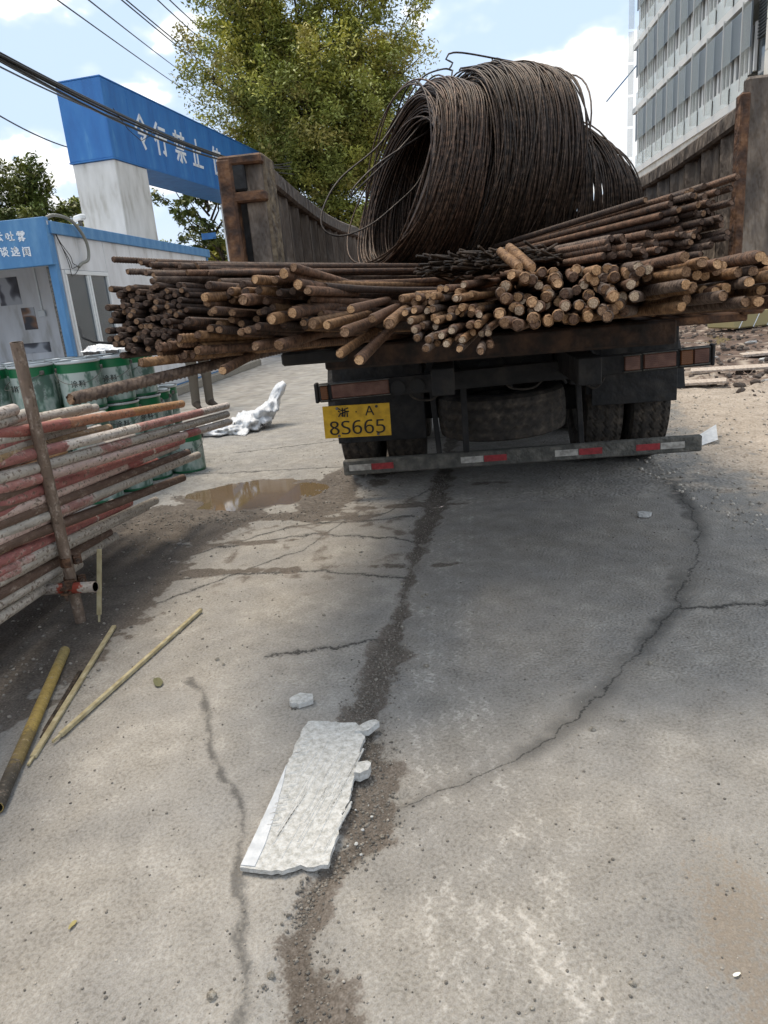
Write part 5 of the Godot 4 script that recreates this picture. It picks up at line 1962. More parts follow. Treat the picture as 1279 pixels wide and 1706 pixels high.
func make_trees():
	var warm := [Color(0.46, 0.44, 0.11), Color(0.40, 0.41, 0.10), Color(0.30, 0.33, 0.085), Color(0.40, 0.36, 0.12), Color(0.25, 0.28, 0.075)]
	var cool := [Color(0.13, 0.165, 0.045), Color(0.10, 0.135, 0.04), Color(0.17, 0.19, 0.05)]
	tree("camphor_tree", "tall leafy yellow-green tree rising behind the lorry", Vector3(-4.0, 0, -25.4), 3.1, Vector3(-4.3, 7.6, -25.4), Vector3(4.15, 4.8, 3.0), 64, 13, 220, 0.075, warm, 401)
	tree("broadleaf_tree", "dark green tree behind the smokers' cabin, wider of a pair", Vector3(-15.4, 0, -25.5), 2.2, Vector3(-15.3, 4.8, -25.5), Vector3(3.0, 2.9, 2.5), 30, 9, 120, 0.10, cool, 402)
	tree("small_tree", "small round tree between the cabin roof and the gate pillar", Vector3(-14.0, 0, -29.0), 2.0, Vector3(-14.0, 4.2, -29.0), Vector3(1.8, 2.1, 1.6), 18, 8, 100, 0.10, warm, 403)
	tree("hedge_tree", "low bushy tree under the gate beam", Vector3(-9.2, 0, -27.6), 1.0, Vector3(-9.3, 2.7, -27.6), Vector3(2.8, 1.6, 1.6), 24, 8, 100, 0.10, warm, 404)
	tree("sparse_tree", "thin-leaved tree hanging its twigs below the gate beam", Vector3(-8.2, 0, -26.0), 2.8, Vector3(-8.4, 5.4, -26.0), Vector3(1.9, 1.5, 1.4), 20, 6, 34, 0.10, cool, 405)
	tree("edge_tree", "leafy tree behind the blue and white hoarding beside the tail post", Vector3(-6.4, 0, -25.2), 1.2, Vector3(-6.4, 2.9, -25.2), Vector3(1.7, 2.0, 1.6), 16, 7, 70, 0.11, warm, 406)

# ------------------------------------------------------------------ tower block
func make_tower_block():
	var X := 10.7
	var t := thing("office_block", "tall white office block with glass fins and screened windows", "building", Vector3(X + 7.0, 0, -34))
	var clad := tri_mat(ramp_tex(81, 0.012, [[0.1, h("b9b4aa")], [0.5, h("cdc9c0")], [0.9, h("dad7cf")]]), 0.25, 0.7)
	var slab := plain(Color(0.80, 0.80, 0.79), 0.6)
	var dark := plain(Color(0.17, 0.19, 0.21), 0.4)
	var scr := plain(Color(0.50, 0.54, 0.57), 0.5, 0.05)
	var room := plain(Color(0.70, 0.70, 0.68), 0.7)
	wbox("inner_wall", X + 4.0, X + 4.2, 0.0, 24.0, -45.4, -14.1, room, t, 0.0)
	wbox("end_wall", X + 0.35, X + 14.0, 0.0, 24.0, -45.55, -45.42, clad, t, 0.0)
	wbox("end_wall", X + 0.35, X + 14.0, 0.0, 24.0, -14.1, -14.0, clad, t, 0.0)
	wbox("base_wall", X, X + 0.34, 0.0, 6.9, -45.6, -14.0, clad, t, 0.0)
	var st := 3.15
	var y0 := 7.2
	# shared pieces
	var bay := 1.78
	var screen := MB.new()
	for i in 17:
		screen.box(Vector3(0, i * 0.078 - 0.62, 0), Vector3(0.05, 0.052, bay * 0.93), 0.0)
	for s in [-1, 1]:
		screen.box(Vector3(0.0, 0, s * bay * 0.475), Vector3(0.06, 1.36, 0.04), 0.0)
	var m_screen := screen.done()
	var m_fin := boxmesh(Vector3(0.26, 2.7, 0.025), 0.0)
	var m_edge := boxmesh(Vector3(0.03, 2.7, 0.04), 0.0)
	var m_mull := boxmesh(Vector3(0.09, 1.5, 0.12), 0.0)
	var m_pane := boxmesh(Vector3(0.02, 1.44, bay * 0.22), 0.0)
	var frost := plain(Color(0.86, 0.88, 0.86, 0.6), 0.2)
	frost.transparency = BaseMaterial3D.TRANSPARENCY_ALPHA
	var m_span := boxmesh(Vector3(0.02, 0.62, bay * 0.9), 0.0)
	for f in 5:
		var y := y0 + f * st
		# floor edge and its dark drip
		wbox("floor_band", X - 0.10, X + 0.345, y - 0.30, y - 0.02, -45.7, -14.0, slab, t, 0.0)
		wbox("floor_slab", X + 0.35, X + 4.0, y - 0.30, y - 0.02, -45.4, -14.1, room, t, 0.0)
		for b in 9:
			var z := -45.0 + (b + 0.5) * bay
			var w := Node3D.new()
			w.name = "window_bay"
			t.add_child(w, true)
			w.position = Vector3(X, y, z) - t.position
			var sc := node("screen", m_screen, scr, w)
			sc.position = Vector3(-0.06, 2.05, 0)
			var fin := node("fin", m_fin, M.glass_pale, w)
			fin.position = Vector3(-0.24, 1.36, bay * 0.5)
			var edge := node("fin_edge", m_edge, slab, w)
			edge.position = Vector3(-0.385, 1.36, bay * 0.5)
			for k in 4:
				var p := node("pane", m_pane, M.glass, w)
				p.position = Vector3(0.16, 1.36 if k < 4 else 0.0, (k - 1.5) * bay * 0.235)
			for k in 5:
				var q := node("mullion", m_mull, slab, w)
				q.position = Vector3(0.13, 1.36, (k - 2) * bay * 0.235)
			var sp := node("spandrel", m_span, frost, w)
			sp.position = Vector3(-0.08, 0.30, 0)
		# the narrow louvre slot and the plain stone panels beyond
		var ls := MB.new()
		for i in 13:
			ls.box(Vector3(X + 0.14, y + 1.55 + i * 0.1, -28.45), Vector3(0.06, 0.04, 0.9), 0.0)
		wpart("louvre", ls.done(), dark, t)
		wbox("slot_pane", X + 0.2, X + 0.22, y, y + 1.5, -28.9, -28.0, M.glass, t, 0.0)
		for pz in 8:
			for py in 3:
				var za := -27.9 + pz * 1.75
				wbox("stone_panel", X, X + 0.33, y + py * 0.92, y + py * 0.92 + 0.905, za, za + 1.735, clad, t, 0.012)
	# glass fins at the far corner
	for f in 10:
		wpart("corner_fin", boxmesh(Vector3(0.30, 1.45, 0.03), 0.0, Vector3(X - 0.30, 7.0 + f * 1.58, -45.3)), M.glass_pale, t)
	# a canopy edge and two balconies on the near part
	wpart("canopy", barmesh(Vector3(X - 1.4, 11.0, -45.9), Vector3(X + 0.2, 12.6, -45.9), 0.8, 0.06), M.blue_dull, t)
	for q in [[9.1, -23.4], [12.3, -26.6]]:
		var bl := wbox("balcony", X - 1.0, X, q[0], q[0] + 0.10, q[1] - 1.6, q[1] + 1.6, slab, t, 0.0)
		var rl := MB.new()
		for i in 17:
			rl.box(Vector3(X - 0.97, q[0] + 0.62, q[1] - 1.55 + i * 0.194), Vector3(0.025, 1.05, 0.025))
		for i in 5:
			for s in [-1, 1]:
				rl.box(Vector3(X - 0.85 + i * 0.19, q[0] + 0.62, q[1] + s * 1.56), Vector3(0.025, 1.05, 0.025))
		rl.box(Vector3(X - 0.97, q[0] + 1.17, q[1]), Vector3(0.05, 0.05, 3.2))
		wpart("railing", rl.done(), dark, bl)
		var br := MB.new()
		for s in [-1.3, 0.0, 1.3]:
			br.bar(Vector3(X - 0.95, q[0] - 0.03, q[1] + s), Vector3(X, q[0] - 0.7, q[1] + s), 0.05, 0.05)
		wpart("bracket", br.done(), M.steel, bl)

# ------------------------------------------------------------------ overhead cables
func cable_mesh(a: Vector3, b: Vector3, sag: float, r: float, past := 0.6) -> ArrayMesh:
	var d := b - a
	var p := PackedVector3Array()
	for i in 33:
		var u := lerpf(-past, 1.0 + past, i / 32.0)
		p.append(a + d * u - Vector3.UP * sag * 4.0 * u * (1.0 - u))
	var m := MB.new()
	m.tube(p, PackedFloat32Array([r]), 6, true)
	return m.face_out().done()

func make_cables():
	# the heavy bundle across the gate
	var t := thing("cable_bundle", "thick black bundle of cables strung across the blue gate", "cable", Vector3(-4.2, 0, -10.8))
	for i in 5:
		var o := Vector3(0.03 * cos(i * 1.3), 0.035 * sin(i * 1.3), 0)
		wpart("strand", cable_mesh(Vector3(-4.308, 3.91, -7.633) + o, Vector3(-4.108, 4.055, -14.004) + o * 1.2, 0.06 + 0.012 * i, 0.014, 0.9), M.black_cable, t)
	var dr := MB.new()
	dr.tube(PackedVector3Array([Vector3(-4.25, 3.98, -10.0), Vector3(-4.24, 3.80, -10.35), Vector3(-4.22, 3.72, -10.7), Vector3(-4.2, 3.84, -11.0), Vector3(-4.19, 4.0, -11.3)]), PackedFloat32Array([0.005]), 5)
	wpart("drooping_wire", dr.done(), M.black_cable, t)
	var one := [[Vector3(-5.545, 4.539, -9.778), Vector3(-6.084, 5.044, -15.12), "thin grey wire under the heavy cable bundle", 0.012],
		[Vector3(-7.438, 4.823, -12.794), Vector3(-8.395, 5.18, -16.991), "pair-like thin wire running behind the gate's blue end", 0.013]]
	for q in one:
		tag(node("overhead_wire", cable_mesh(q[0], q[1], 0.05, q[3], 0.8), M.grey_cable), q[2], "wire")
	for q in [[Vector3(-7.425, 7.501, -15.7), Vector3(-10.693, 10.442, -33.01)], [Vector3(-6.813, 7.45, -15.756), Vector3(-10.778, 11.181, -33.222)], [Vector3(-6.165, 7.395, -15.816), Vector3(-9.545, 11.028, -33.321)], [Vector3(-6.13, 7.44, -15.85), Vector3(-9.35, 11.0, -33.3)], [Vector3(-6.239, 8.198, -18.15), Vector3(-8.536, 10.916, -29.202)], [Vector3(-5.97, 8.175, -18.174), Vector3(-8.514, 11.294, -29.319)]]:
		tag(node("power_line", cable_mesh(q[0], q[1], 0.02, 0.015, 0.9), M.grey_cable), "thin grey power line crossing the sky above the gate", "power line", "power lines above the gate")

# ------------------------------------------------------------------ things lying about the yard
func rough_slab(poly: PackedVector2Array, t: float, sd: int) -> ArrayMesh:
	var r := RandomNumberGenerator.new()
	r.seed = sd
	var p := PackedVector2Array()
	for i in poly.size():
		var a := poly[i]
		var b := poly[(i + 1) % poly.size()]
		var n := maxi(int(a.distance_to(b) / 0.012), 1)
		for k in n:
			var q := a.lerp(b, k / float(n))
			if k > 0:
				q += (b - a).orthogonal().normalized() * r.randfn(0, 0.0022)
			p.append(q)
	var m := MB.new()
	m.prism(p, t)
	return m.face_out().done()

func make_yard_things():
	rng.seed = 55
	# --- broken board on the ground; outline in (x, -z), lifted flat
	var flat := Basis(Vector3(1, 0, 0), -PI / 2)
	var slab := thing("broken_board", "broken white cement board lying across the soil-filled joint", "board", Vector3(-0.47, 0.0, -1.68))
	var o0 := Vector2(-0.47, 1.68)
	var out := PackedVector2Array()
	for q in [[-0.582, 1.345], [-0.53, 1.336], [-0.474, 1.333], [-0.434, 1.353], [-0.40, 1.345], [-0.367, 1.353], [-0.360, 1.444], [-0.358, 1.504], [-0.348, 1.589], [-0.347, 1.734], [-0.338, 1.87], [-0.357, 1.893], [-0.366, 1.93], [-0.376, 1.944], [-0.43, 1.946], [-0.481, 1.956], [-0.535, 1.957], [-0.545, 1.911], [-0.554, 1.738], [-0.565, 1.526]]:
		out.append(Vector2(q[0], q[1]) - o0)
	var main := node("board", rough_slab(out, 0.012, 3), M.plaster, slab)
	main.transform = Transform3D(flat, Vector3(0, 0.022, 0))
	var strip := PackedVector2Array()
	for q in [[-0.581, 1.35], [-0.545, 1.346], [-0.538, 1.42], [-0.539, 1.52], [-0.547, 1.66], [-0.555, 1.735], [-0.562, 1.60], [-0.569, 1.50]]:
		strip.append(Vector2(q[0], q[1]) - o0)
	var sm := MB.new()
	sm.prism(strip, 0.0025)
	node("smooth_edge", sm.done(), M.plaster_edge, main).position = Vector3(0, 0, 0.0025)
	var ridge := MB.new()
	for i in 30:
		var x := rng.randf_range(-0.05, 0.09)
		var y := rng.randf_range(-0.31, 0.0)
		var l := rng.randf_range(0.10, 0.26)
		var a := rng.randfn(0.5, 0.1)
		var p := Vector3(x, y, -0.002)
		var q := p + Vector3(sin(a) * l * 0.4, cos(a) * l, 0)
		ridge.bar(p, q, rng.randf_range(0.004, 0.008), 0.0075, Vector3(0, 0, 1), 0.002)
	for i in 40:
		var y := rng.randf_range(-0.22, 0.2)
		var x := -0.085 + 0.03 * rng.randf() + y * 0.02
		ridge.bar(Vector3(x, y, 0), Vector3(x + 0.024, y + 0.006, 0), 0.007, 0.005, Vector3(0, 0, 1), 0.002)
	node("plaster_ridge", ridge.done(), M.plaster, main)
	var tab := rough_slab(PackedVector2Array([Vector2(-0.03, 0), Vector2(0.012, 0.005), Vector2(0.042, 0.05), Vector2(0.03, 0.062), Vector2(0.005, 0.055), Vector2(-0.02, 0.03)]), 0.02, 8)
	var tb := node("torn_corner", tab, M.plaster, slab)
	tb.transform = Transform3D(flat, Vector3(0.128, 0.030, -0.205))
	for q in [[-0.585, -2.09, 0.10, 0.055, 0.018, 0.3, 12, "flat scrap of white board just beyond the broken board"], [-0.322, -1.70, 0.055, 0.045, 0.03, 1.1, 14, "small white lump of plaster beside the broken board"], [1.01, -3.95, 0.075, 0.05, 0.02, 0.1, 15, "small pale offcut alone on the concrete behind the lorry"]]:
		var ch := PackedVector2Array()
		for k in 6:
			var a := TAU * (k + rng.randf() * 0.7) / 6
			ch.append(Vector2(cos(a) * q[2] * 0.5, sin(a) * q[3] * 0.5) * rng.randf_range(0.7, 1.35))
		var cn := node("plaster_chip", rough_slab(ch, q[4], q[6]), M.plaster)
		cn.transform = Transform3D(Basis(Vector3.UP, q[5]) * Basis(Vector3(1, 0, 0), 0.08) * flat, Vector3(q[0], q[4] + 0.006, q[1]))
		tag(cn, q[7], "plaster chip")
	for i in 9:
		var c := node("plaster_crumb", stone_mesh(500 + i % 3), M.plaster)
		var z := rng.randf_range(-1.62, -1.40)
		c.position = Vector3(-0.315 + rng.randfn(0, 0.022), 0.0, z)
		c.scale = Vector3.ONE * rng.randf_range(0.005, 0.012)
		tag(c, "crumb of white plaster on the soil beside the broken board", "crumb", "plaster crumbs by the board")
	# --- pebbles one can pick out
	for i in 46:
		var c := node("pebble", stone_mesh(520 + i % 5), M.stone)
		var z := -rng.randf_range(1.0, 4.2)
		var x := rng.randf_range(-0.75, 0.75) * (0.4 - z * 0.5)
		if i % 2 == 0:
			x = curve_at(JOINT, z) + rng.randfn(0, 0.07)
		var s := rng.randf_range(0.010, 0.024)
		c.position = Vector3(x, ground_y(x, z) + s * 0.2, z)
		c.rotation = Vector3(0, rng.randf() * TAU, 0)
		c.scale = Vector3.ONE * s
		tag(c, "small loose pebble lying on the worn concrete", "pebble", "pebbles on the concrete")
	# --- timber laths and a yellow pole
	for q in [[Vector3(-1.392, 0.008, -1.78), Vector3(-1.575, 0.010, -2.75), 0.020, 0.013, "pale wooden lath lying beside the yellow pole"], [Vector3(-1.372, 0.012, -1.893), Vector3(-1.222, 0.010, -2.89), 0.016, 0.016, "longer square wooden stick lying alone on the concrete"], [Vector3(-1.44, 0.005, -1.93), Vector3(-1.53, 0.007, -2.36), 0.016, 0.007, "dark thin strip added as shade under the pale wooden lath"], [Vector3(-1.688, 0.0, -2.83), Vector3(-1.70, 0.30, -2.98), 0.022, 0.010, "pointed wooden splint standing behind the scaffold post"]]:  # the dark strip is added for the faint shadow by the sticks
		var m := MB.new()
		var a: Vector3 = q[0]
		var b: Vector3 = q[1]
		var e := (b - a).normalized()
		m.bar(a + e * 0.03, b, q[2], q[3], Vector3.UP, 0.002)
		m.bar(a - e * 0.01, a + e * 0.0299, q[2] * 0.45, q[3] * 0.6, Vector3.UP, 0.001)
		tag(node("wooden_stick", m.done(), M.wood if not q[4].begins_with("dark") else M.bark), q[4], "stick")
	var ya := Vector3(-1.355, 0.022, -1.56)
	var yb := Vector3(-1.672, 0.022, -2.507)
	var yp := node("yellow_pole", pipe_mesh(0.0205, ya.distance_to(yb)), tube_paint(341, [[0.15, h("9c8a55")], [0.62, h("a78f4e")], [0.8, h("7c6c43")], [0.86, h("4d463a")], [1.0, h("3e3a33")]], 0.02, 0.05))
	(yp.material_override as StandardMaterial3D).uv1_scale = Vector3(1, 1.0 / ya.distance_to(yb), 1)
	yp.transform = Transform3D(along(ya - yb), yb)
	tag(yp, "yellow bamboo-like pole with a dark end lying on the ground", "pole")
	# --- white plastic sheet pulled up to a peak
	var path := [Vector3(-3.02, 0.02, -7.70), Vector3(-2.85, 0.035, -7.75), Vector3(-2.62, 0.05, -7.82), Vector3(-2.42, 0.075, -7.92), Vector3(-2.27, 0.13, -8.05), Vector3(-2.17, 0.22, -8.14), Vector3(-2.12, 0.30, -8.2), Vector3(-2.08, 0.38, -8.22), Vector3(-2.02, 0.45, -8.23), Vector3(-2.0, 0.47, -8.23)]
	var wide := [0.04, 0.20, 0.27, 0.29, 0.29, 0.27, 0.23, 0.17, 0.12, 0.05]
	var fold := fnl(71, 1.0, 3, 0.6)
	var tb2 := MB.new()
	var cv := Curve3D.new()
	for k in path.size():
		var tg: Vector3 = (path[mini(k + 1, path.size() - 1)] - path[maxi(k - 1, 0)]) * 0.17
		cv.add_point(path[k], -tg, tg)
	var N := 54
	var S := 36
	for i in N + 1:
		var u := i / float(N)
		var p := cv.sample_baked(u * cv.get_baked_length())
		var p2 := cv.sample_baked(minf(u + 0.01, 1.0) * cv.get_baked_length())
		var k := u * (wide.size() - 1)
		var w := lerpf(wide[int(k)], wide[mini(int(k) + 1, wide.size() - 1)], k - int(k))
		var side := Vector3(0.45, 0, 1).normalized()
		for s in S + 1:
			var a := TAU * s / S
			var pos := (p + side * cos(a) * w + Vector3(0, sin(a) * w, 0)) * Vector3(3.2, 2.2, 3.2)
			var f := fold.get_noise_3dv(pos)
			var rr := w * (0.70 + 1.0 * absf(f) - 0.22 * absf(fold.get_noise_3dv(pos * 2.3 + Vector3(5, 0, 0))))
			var q := p + side * cos(a) * rr + Vector3(-0.35, 0.65, 0) * sin(a) * rr * lerpf(0.35, 0.9, u)
			q.y = maxf(q.y, 0.006)
			tb2.v.append(q)
			tb2.n.append(Vector3.UP)
			tb2.c.append(Color.WHITE)
			tb2.uv.append(Vector2(u, s / float(S)))
	for i in N:
		for s in S:
			var a := i * (S + 1) + s
			tb2.ix.append_array([a, a + S + 1, a + S + 2, a, a + S + 2, a + 1])
	for i in N + 1:
		for s in S + 1:
			var l := tb2.v[i * (S + 1) + (s + S - 1) % S]
			var r := tb2.v[i * (S + 1) + (s + 1) % S]
			var u := tb2.v[maxi(i - 1, 0) * (S + 1) + s]
			var d := tb2.v[mini(i + 1, N) * (S + 1) + s]
			var nn := (r - l).cross(d - u)
			tb2.n[i * (S + 1) + s] = nn.normalized() if nn.length() > 1e-9 else Vector3.UP
	var ctr := Vector3.ZERO
	for i in tb2.v.size():
		var c := cv.sample_baked(float(i / (S + 1)) / N * cv.get_baked_length())
		if tb2.n[i].dot(tb2.v[i] - c) < 0:
			tb2.n[i] = -tb2.n[i]
	tag(node("plastic_sheet", tb2.face_out().done(), M.tarp), "crumpled white plastic sheet pulled up to a peak on the road", "plastic sheet")
	var rd := node("red_wrapper", crumple(0.10, 0.06, 0.04, 5, 12, 10), plain(Color(0.55, 0.06, 0.08), 0.5))
	rd.position = Vector3(-2.98, 0.0, -7.45)
	tag(rd, "small red wrapper at the flat end of the plastic sheet", "wrapper")
	# --- kerb and hoarding down the road
	var kb := MB.new()
	for i in 7:
		kb.box(Vector3(-4.92, 0.07, -11.2 - i * 1.01), Vector3(0.16, 0.15, 1.0), 0.015)
	tag(node("kerb", kb.done(), M.stone), "low grey kerb along the cabin side", "kerb", "", "structure")
	var fence := thing("hoarding", "blue and white sheet hoarding closing the road beyond the cabin", "fence", Vector3(-5.4, 0, -21.0))
	for i in 6:
		wbox("panel", -8.4 + i * 0.95, -7.46 + i * 0.95, 0.05, 2.0, -21.02, -20.98, M.blue if i % 3 != 1 else M.panel_white, fence, 0.01)
		wbox("post", -7.458 + i * 0.95, -7.452 + i * 0.95 + 0.002, 0.0, 2.05, -21.05, -20.95, M.steel, fence, 0.0)
	var sg := node("blue_sign", boxmesh(Vector3(0.5, 0.2, 0.04), 0.005), M.blue)
	sg.position = Vector3(-8.05, 3.86, -25.0)
	sg.name = numbered("far_sign")
	tag(sg, "small blue sign among the leaves under the gate beam", "sign")
	# --- rubble on the bare earth
	for q in [[Vector3(2.35, 0.03, -9.05), Vector3(3.15, 0.06, -8.75), 0.30, 0.03, "pale plank lying on the mud behind the lamp beam"], [Vector3(3.1, 0.06, -9.9), Vector3(4.6, 0.10, -9.4), 0.35, 0.03, "longest pale board across the churned mud"], [Vector3(6.2, 0.14, -20.6), Vector3(9.4, 0.2, -21.4), 0.7, 0.12, "long white slab lying at the far side of the mud"], [Vector3(4.3, 0.05, -11.4), Vector3(5.5, 0.09, -11.2), 0.28, 0.04, "pinkish board lying beside the muddy puddle"]]:
		tag(node("waste_board", barmesh(q[0], q[1], q[2], q[3], 0.004), M.plaster if q[4].find("white") >= 0 else M.wood_pale), q[4], "board")
	var blk := thing("strapped_block", "cream block tied round with white string on the mud", "block", Vector3(6.9, 0.05, -17.2), 0.35)
	node("block", boxmesh(Vector3(2.2, 0.36, 0.9), 0.03, Vector3(0, 0.2, 0)), plain(Color(0.62, 0.58, 0.42), 0.7), blk)
	for i in 6:
		var b := MB.new()
		var x := -0.9 + i * 0.36
		b.tube(PackedVector3Array([Vector3(x - 0.1, 0.03, 0.462), Vector3(x + 0.08, 0.385, 0.462), Vector3(x + 0.05, 0.388, -0.462), Vector3(x - 0.05, 0.03, -0.462)]), PackedFloat32Array([0.011]), 5)
		node("string", b.done(), M.letter_white, blk)
	for i in 26:
		var z := -rng.randf_range(7.6, 13.5)
		var x := rng.randf_range(2.5, 5.0) + (-z - 8.0) * 0.25
		var c := node("rubble_scrap", stone_mesh(540 + i % 4, 0.5), M.plaster)
		c.position = Vector3(x, ground_y(x, z) + 0.02, z)
		c.rotation = Vector3(rng.randf() * 0.4, rng.randf() * TAU, 0)
		c.scale = Vector3(1.4, 0.8, 1.0) * rng.randf_range(0.06, 0.17)
		tag(c, "pale scrap of rubble strewn on the churned mud", "rubble", "rubble scraps on the mud")
	var cb := thing("folded_card", "folded pale card on the ground under the end of the bumper bar", "card", Vector3(1.86, 0.0, -5.75))
	var cm := MB.new()
	cm.quad(Vector3(-0.22, 0.004, 0.05), Vector3(0.0, 0.004, 0.10), Vector3(0.02, 0.03, -0.10), Vector3(-0.18, 0.02, -0.12))
	cm.quad(Vector3(0.004, 0.004, 0.10), Vector3(0.16, 0.03, 0.03), Vector3(0.20, 0.12, -0.14), Vector3(0.024, 0.03, -0.10))
	node("sheet", cm.done(), M.plaster_edge, cb)
	# --- leaves and scraps
	for q in [[-1.17, -2.26, 0.038, Color(0.13, 0.13, 0.06), "dry green leaf near the wooden sticks"], [-0.93, -1.19, 0.013, Color(0.35, 0.30, 0.12), "tiny yellow chip on the concrete by itself"], [0.475, -1.10, 0.009, Color(0.8, 0.8, 0.7), "tiny white petal-like scrap on the brown stain"], [-0.95, -6.3, 0.06, Color(0.10, 0.16, 0.04), "green leaf by the edge of the puddle"]]:
		var lm := MB.new()
		var s: float = q[2]
		var rim := []
		for k in 12:
			var an := TAU * k / 12
			var wd := 0.42 * (1.0 - 0.35 * cos(an)) * (1.0 + rng.randfn(0, 0.08))
			rim.append(Vector3(cos(an) * s, 0.004 + s * 0.16 * absf(sin(an)) * rng.randf_range(0.6, 1.4), -sin(an) * s * wd))
		for k in 12:
			lm.tri(Vector3(0, 0.004 + s * 0.05, 0), rim[k], rim[(k + 1) % 12])
		var o := node("fallen_scrap", lm.done(), plain(Color(q[3].r, q[3].g, q[3].b).linear_to_srgb(), 0.7))
		o.position = Vector3(q[0], ground_y(q[0], q[1]), q[1])
		o.rotation.y = rng.randf() * TAU
		tag(o, q[4], "scrap")
	var bh := MB.new()
	bh.tube(PackedVector3Array([Vector3(-2.84, 1.30, -5.35), Vector3(-2.80, 1.22, -5.3), Vector3(-2.72, 1.18, -5.3), Vector3(-2.62, 1.16, -5.35), Vector3(-2.55, 1.12, -5.5)]), PackedFloat32Array([0.010]), 7)
	tag(node("bent_hose", bh.done(), M.black_cable), "bent black hose end sticking up from the paint cans", "hose")

# ------------------------------------------------------------------ person behind the bars
func make_person():
	# joints of a standing figure turned toward the lorry; feet at the origin, facing +z
	var J := {
		"head": Vector3(0, 1.60, 0.03), "chin": Vector3(0, 1.50, 0.06), "neck": Vector3(0, 1.43, 0.0), "chest": Vector3(0, 1.24, 0.0), "waist": Vector3(0, 1.04, 0.0), "hips": Vector3(0, 0.92, 0),
		"hl": Vector3(0.09, 0.90, 0), "kl": Vector3(0.105, 0.49, 0.025), "al": Vector3(0.11, 0.09, -0.01), "tl": Vector3(0.13, 0.035, 0.17),
		"hr": Vector3(-0.09, 0.90, 0), "kr": Vector3(-0.10, 0.49, 0.03), "ar": Vector3(-0.105, 0.09, 0.0), "tr": Vector3(-0.13, 0.035, 0.18),
		"sl": Vector3(0.18, 1.38, 0), "el": Vector3(0.23, 1.11, -0.01), "wl": Vector3(0.20, 0.90, 0.12), "fl": Vector3(0.19, 0.82, 0.16),
		"sr": Vector3(-0.18, 1.38, 0), "er": Vector3(-0.23, 1.11, -0.01), "wr": Vector3(-0.20, 0.90, 0.12), "fr": Vector3(-0.19, 0.82, 0.16)}
	# bones: ends, radii, colour
	var cloth := Color(0.12, 0.10, 0.075)
	var coat := Color(0.06, 0.065, 0.075)
	var skin := Color(0.36, 0.22, 0.15)
	var shoe := Color(0.055, 0.04, 0.03)
	var hair := Color(0.02, 0.018, 0.016)
	var B := [["head", "chin", 0.095, 0.062, skin], ["neck", "head", 0.055, 0.05, skin], ["chest", "neck", 0.13, 0.06, coat], ["waist", "chest", 0.125, 0.145, coat], ["hips", "waist", 0.135, 0.125, cloth],
		["hl", "kl", 0.092, 0.068, cloth], ["kl", "al", 0.068, 0.062, cloth], ["al", "tl", 0.052, 0.035, shoe], ["hr", "kr", 0.092, 0.068, cloth], ["kr", "ar", 0.068, 0.062, cloth], ["ar", "tr", 0.052, 0.035, shoe],
		["sl", "sr", 0.075, 0.075, coat], ["sl", "el", 0.06, 0.048, coat], ["el", "wl", 0.046, 0.034, coat], ["wl", "fl", 0.03, 0.026, skin], ["sr", "er", 0.06, 0.048, coat], ["er", "wr", 0.046, 0.034, coat], ["wr", "fr", 0.03, 0.026, skin]]
	for s in ["l", "r"]:   # fingers, unequal and slightly curled
		var k: float = 1.0 if s == "l" else -1.0
		for f in 5:
			var root: Vector3 = J["f" + s] + Vector3(k * (-0.018 + 0.012 * f), 0.0 if f < 4 else 0.03, 0.0 if f < 4 else 0.02)
			var tip: Vector3 = root + (Vector3(0, -0.045, 0.03) * (1.0 - 0.1 * absf(f - 1.5)) if f < 4 else Vector3(-k * 0.04, -0.02, 0.03))
			J["p%s%d" % [s, f]] = root
			J["q%s%d" % [s, f]] = tip
			B.append(["p%s%d" % [s, f], "q%s%d" % [s, f], 0.0095, 0.008, skin])
	var m := soft_body(J, B, 0.018)
	var o := node("person", m, M.tinted)
	o.position = Vector3(-3.72, 0.0, -10.15)
	o.rotation.y = 0.7
	tag(o, "person in dark trousers and brown shoes standing behind the splayed bars", "person")
	var hm := soft_body({"a": Vector3(0, 1.655, 0.0), "b": Vector3(0, 1.60, -0.035)}, [["a", "b", 0.086, 0.082, hair]], 0.016)
	node("hair", hm, M.tinted, o)

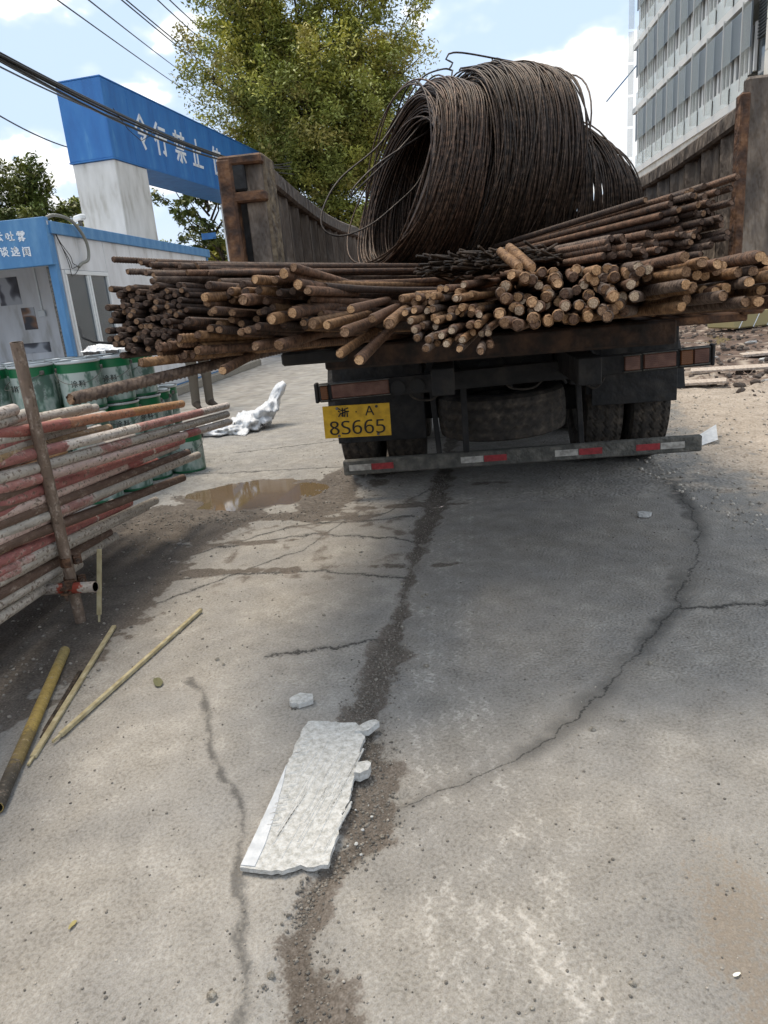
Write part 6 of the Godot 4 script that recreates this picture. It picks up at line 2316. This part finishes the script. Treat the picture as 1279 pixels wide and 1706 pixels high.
# surface nets over smoothly joined tapered capsules
func soft_body(J: Dictionary, B: Array, cell: float) -> ArrayMesh:
	var lo := Vector3.ONE * 1e6
	var hi := -lo
	for b in B:
		for e in [0, 1]:
			lo = lo.min(J[b[e]] - Vector3.ONE * (b[2] + 0.04))
			hi = hi.max(J[b[e]] + Vector3.ONE * (b[2] + 0.04))
	var n := Vector3i(((hi - lo) / cell).ceil()) + Vector3i.ONE * 2
	var fld := PackedFloat32Array()
	fld.resize(n.x * n.y * n.z)
	fld.fill(1.0)
	var tint := PackedInt32Array()
	tint.resize(fld.size())
	var near := PackedFloat32Array()
	near.resize(fld.size())
	near.fill(9.0)
	for bi in B.size():
		var b = B[bi]
		var p: Vector3 = J[b[0]]
		var q: Vector3 = J[b[1]]
		var pad: float = maxf(b[2], b[3]) + 0.05
		var i0 := Vector3i(((p.min(q) - Vector3.ONE * pad - lo) / cell).floor()).clamp(Vector3i.ZERO, n - Vector3i.ONE)
		var i1 := Vector3i(((p.max(q) + Vector3.ONE * pad - lo) / cell).ceil()).clamp(Vector3i.ZERO, n - Vector3i.ONE)
		var pq := q - p
		var l2 := maxf(pq.length_squared(), 1e-8)
		var k := 0.03 if b[2] > 0.02 else 0.008
		for z in range(i0.z, i1.z + 1):
			for y in range(i0.y, i1.y + 1):
				for x in range(i0.x, i1.x + 1):
					var w := lo + Vector3(x, y, z) * cell
					var t := clampf((w - p).dot(pq) / l2, 0.0, 1.0)
					var d := w.distance_to(p + pq * t) - lerpf(b[2], b[3], t)
					var id := (z * n.y + y) * n.x + x
					if d < near[id]:
						near[id] = d
						tint[id] = bi
					var f := fld[id]
					var hh := maxf(k - absf(f - d), 0.0) / k
					fld[id] = minf(f, d) - hh * hh * k * 0.25
	var m := MB.new()
	var at := {}
	for z in n.z - 1:
		for y in n.y - 1:
			for x in n.x - 1:
				var id := (z * n.y + y) * n.x + x
				var inside := 0
				var sum := Vector3.ZERO
				var cnt := 0
				var c := PackedFloat32Array()
				for k in 8:
					var v := fld[id + (k & 1) + ((k >> 1) & 1) * n.x + ((k >> 2) & 1) * n.x * n.y]
					c.append(v)
					if v < 0:
						inside += 1
				if inside == 0 or inside == 8:
					continue
				for e in [[0, 1], [2, 3], [4, 5], [6, 7], [0, 2], [1, 3], [4, 6], [5, 7], [0, 4], [1, 5], [2, 6], [3, 7]]:
					var a := c[e[0]]
					var b := c[e[1]]
					if (a < 0) != (b < 0):
						var u := a / (a - b)
						var pa := Vector3(e[0] & 1, (e[0] >> 1) & 1, (e[0] >> 2) & 1)
						var pb := Vector3(e[1] & 1, (e[1] >> 1) & 1, (e[1] >> 2) & 1)
						sum += pa.lerp(pb, u)
						cnt += 1
				var g := Vector3(c[1] + c[3] + c[5] + c[7] - c[0] - c[2] - c[4] - c[6], c[2] + c[3] + c[6] + c[7] - c[0] - c[1] - c[4] - c[5], c[4] + c[5] + c[6] + c[7] - c[0] - c[1] - c[2] - c[3])
				m.col = B[tint[id]][4]
				at[id] = m.vert(lo + (Vector3(x, y, z) + sum / cnt) * cell, g.normalized())
	var st := [1, n.x, n.x * n.y]
	for id in at:
		for ax in 3:
			var a := fld[id]
			var b2 := fld[id + st[ax]]
			if (a < 0) == (b2 < 0):
				continue
			var s1: int = st[(ax + 1) % 3]
			var s2: int = st[(ax + 2) % 3]
			if at.has(id - s1) and at.has(id - s2) and at.has(id - s1 - s2):
				var q := [at[id], at[id - s1], at[id - s1 - s2], at[id - s2]]
				if a < 0:
					m.ix.append_array([q[0], q[2], q[1], q[0], q[3], q[2]])
				else:
					m.ix.append_array([q[0], q[1], q[2], q[0], q[2], q[3]])
	return m.face_out().done()
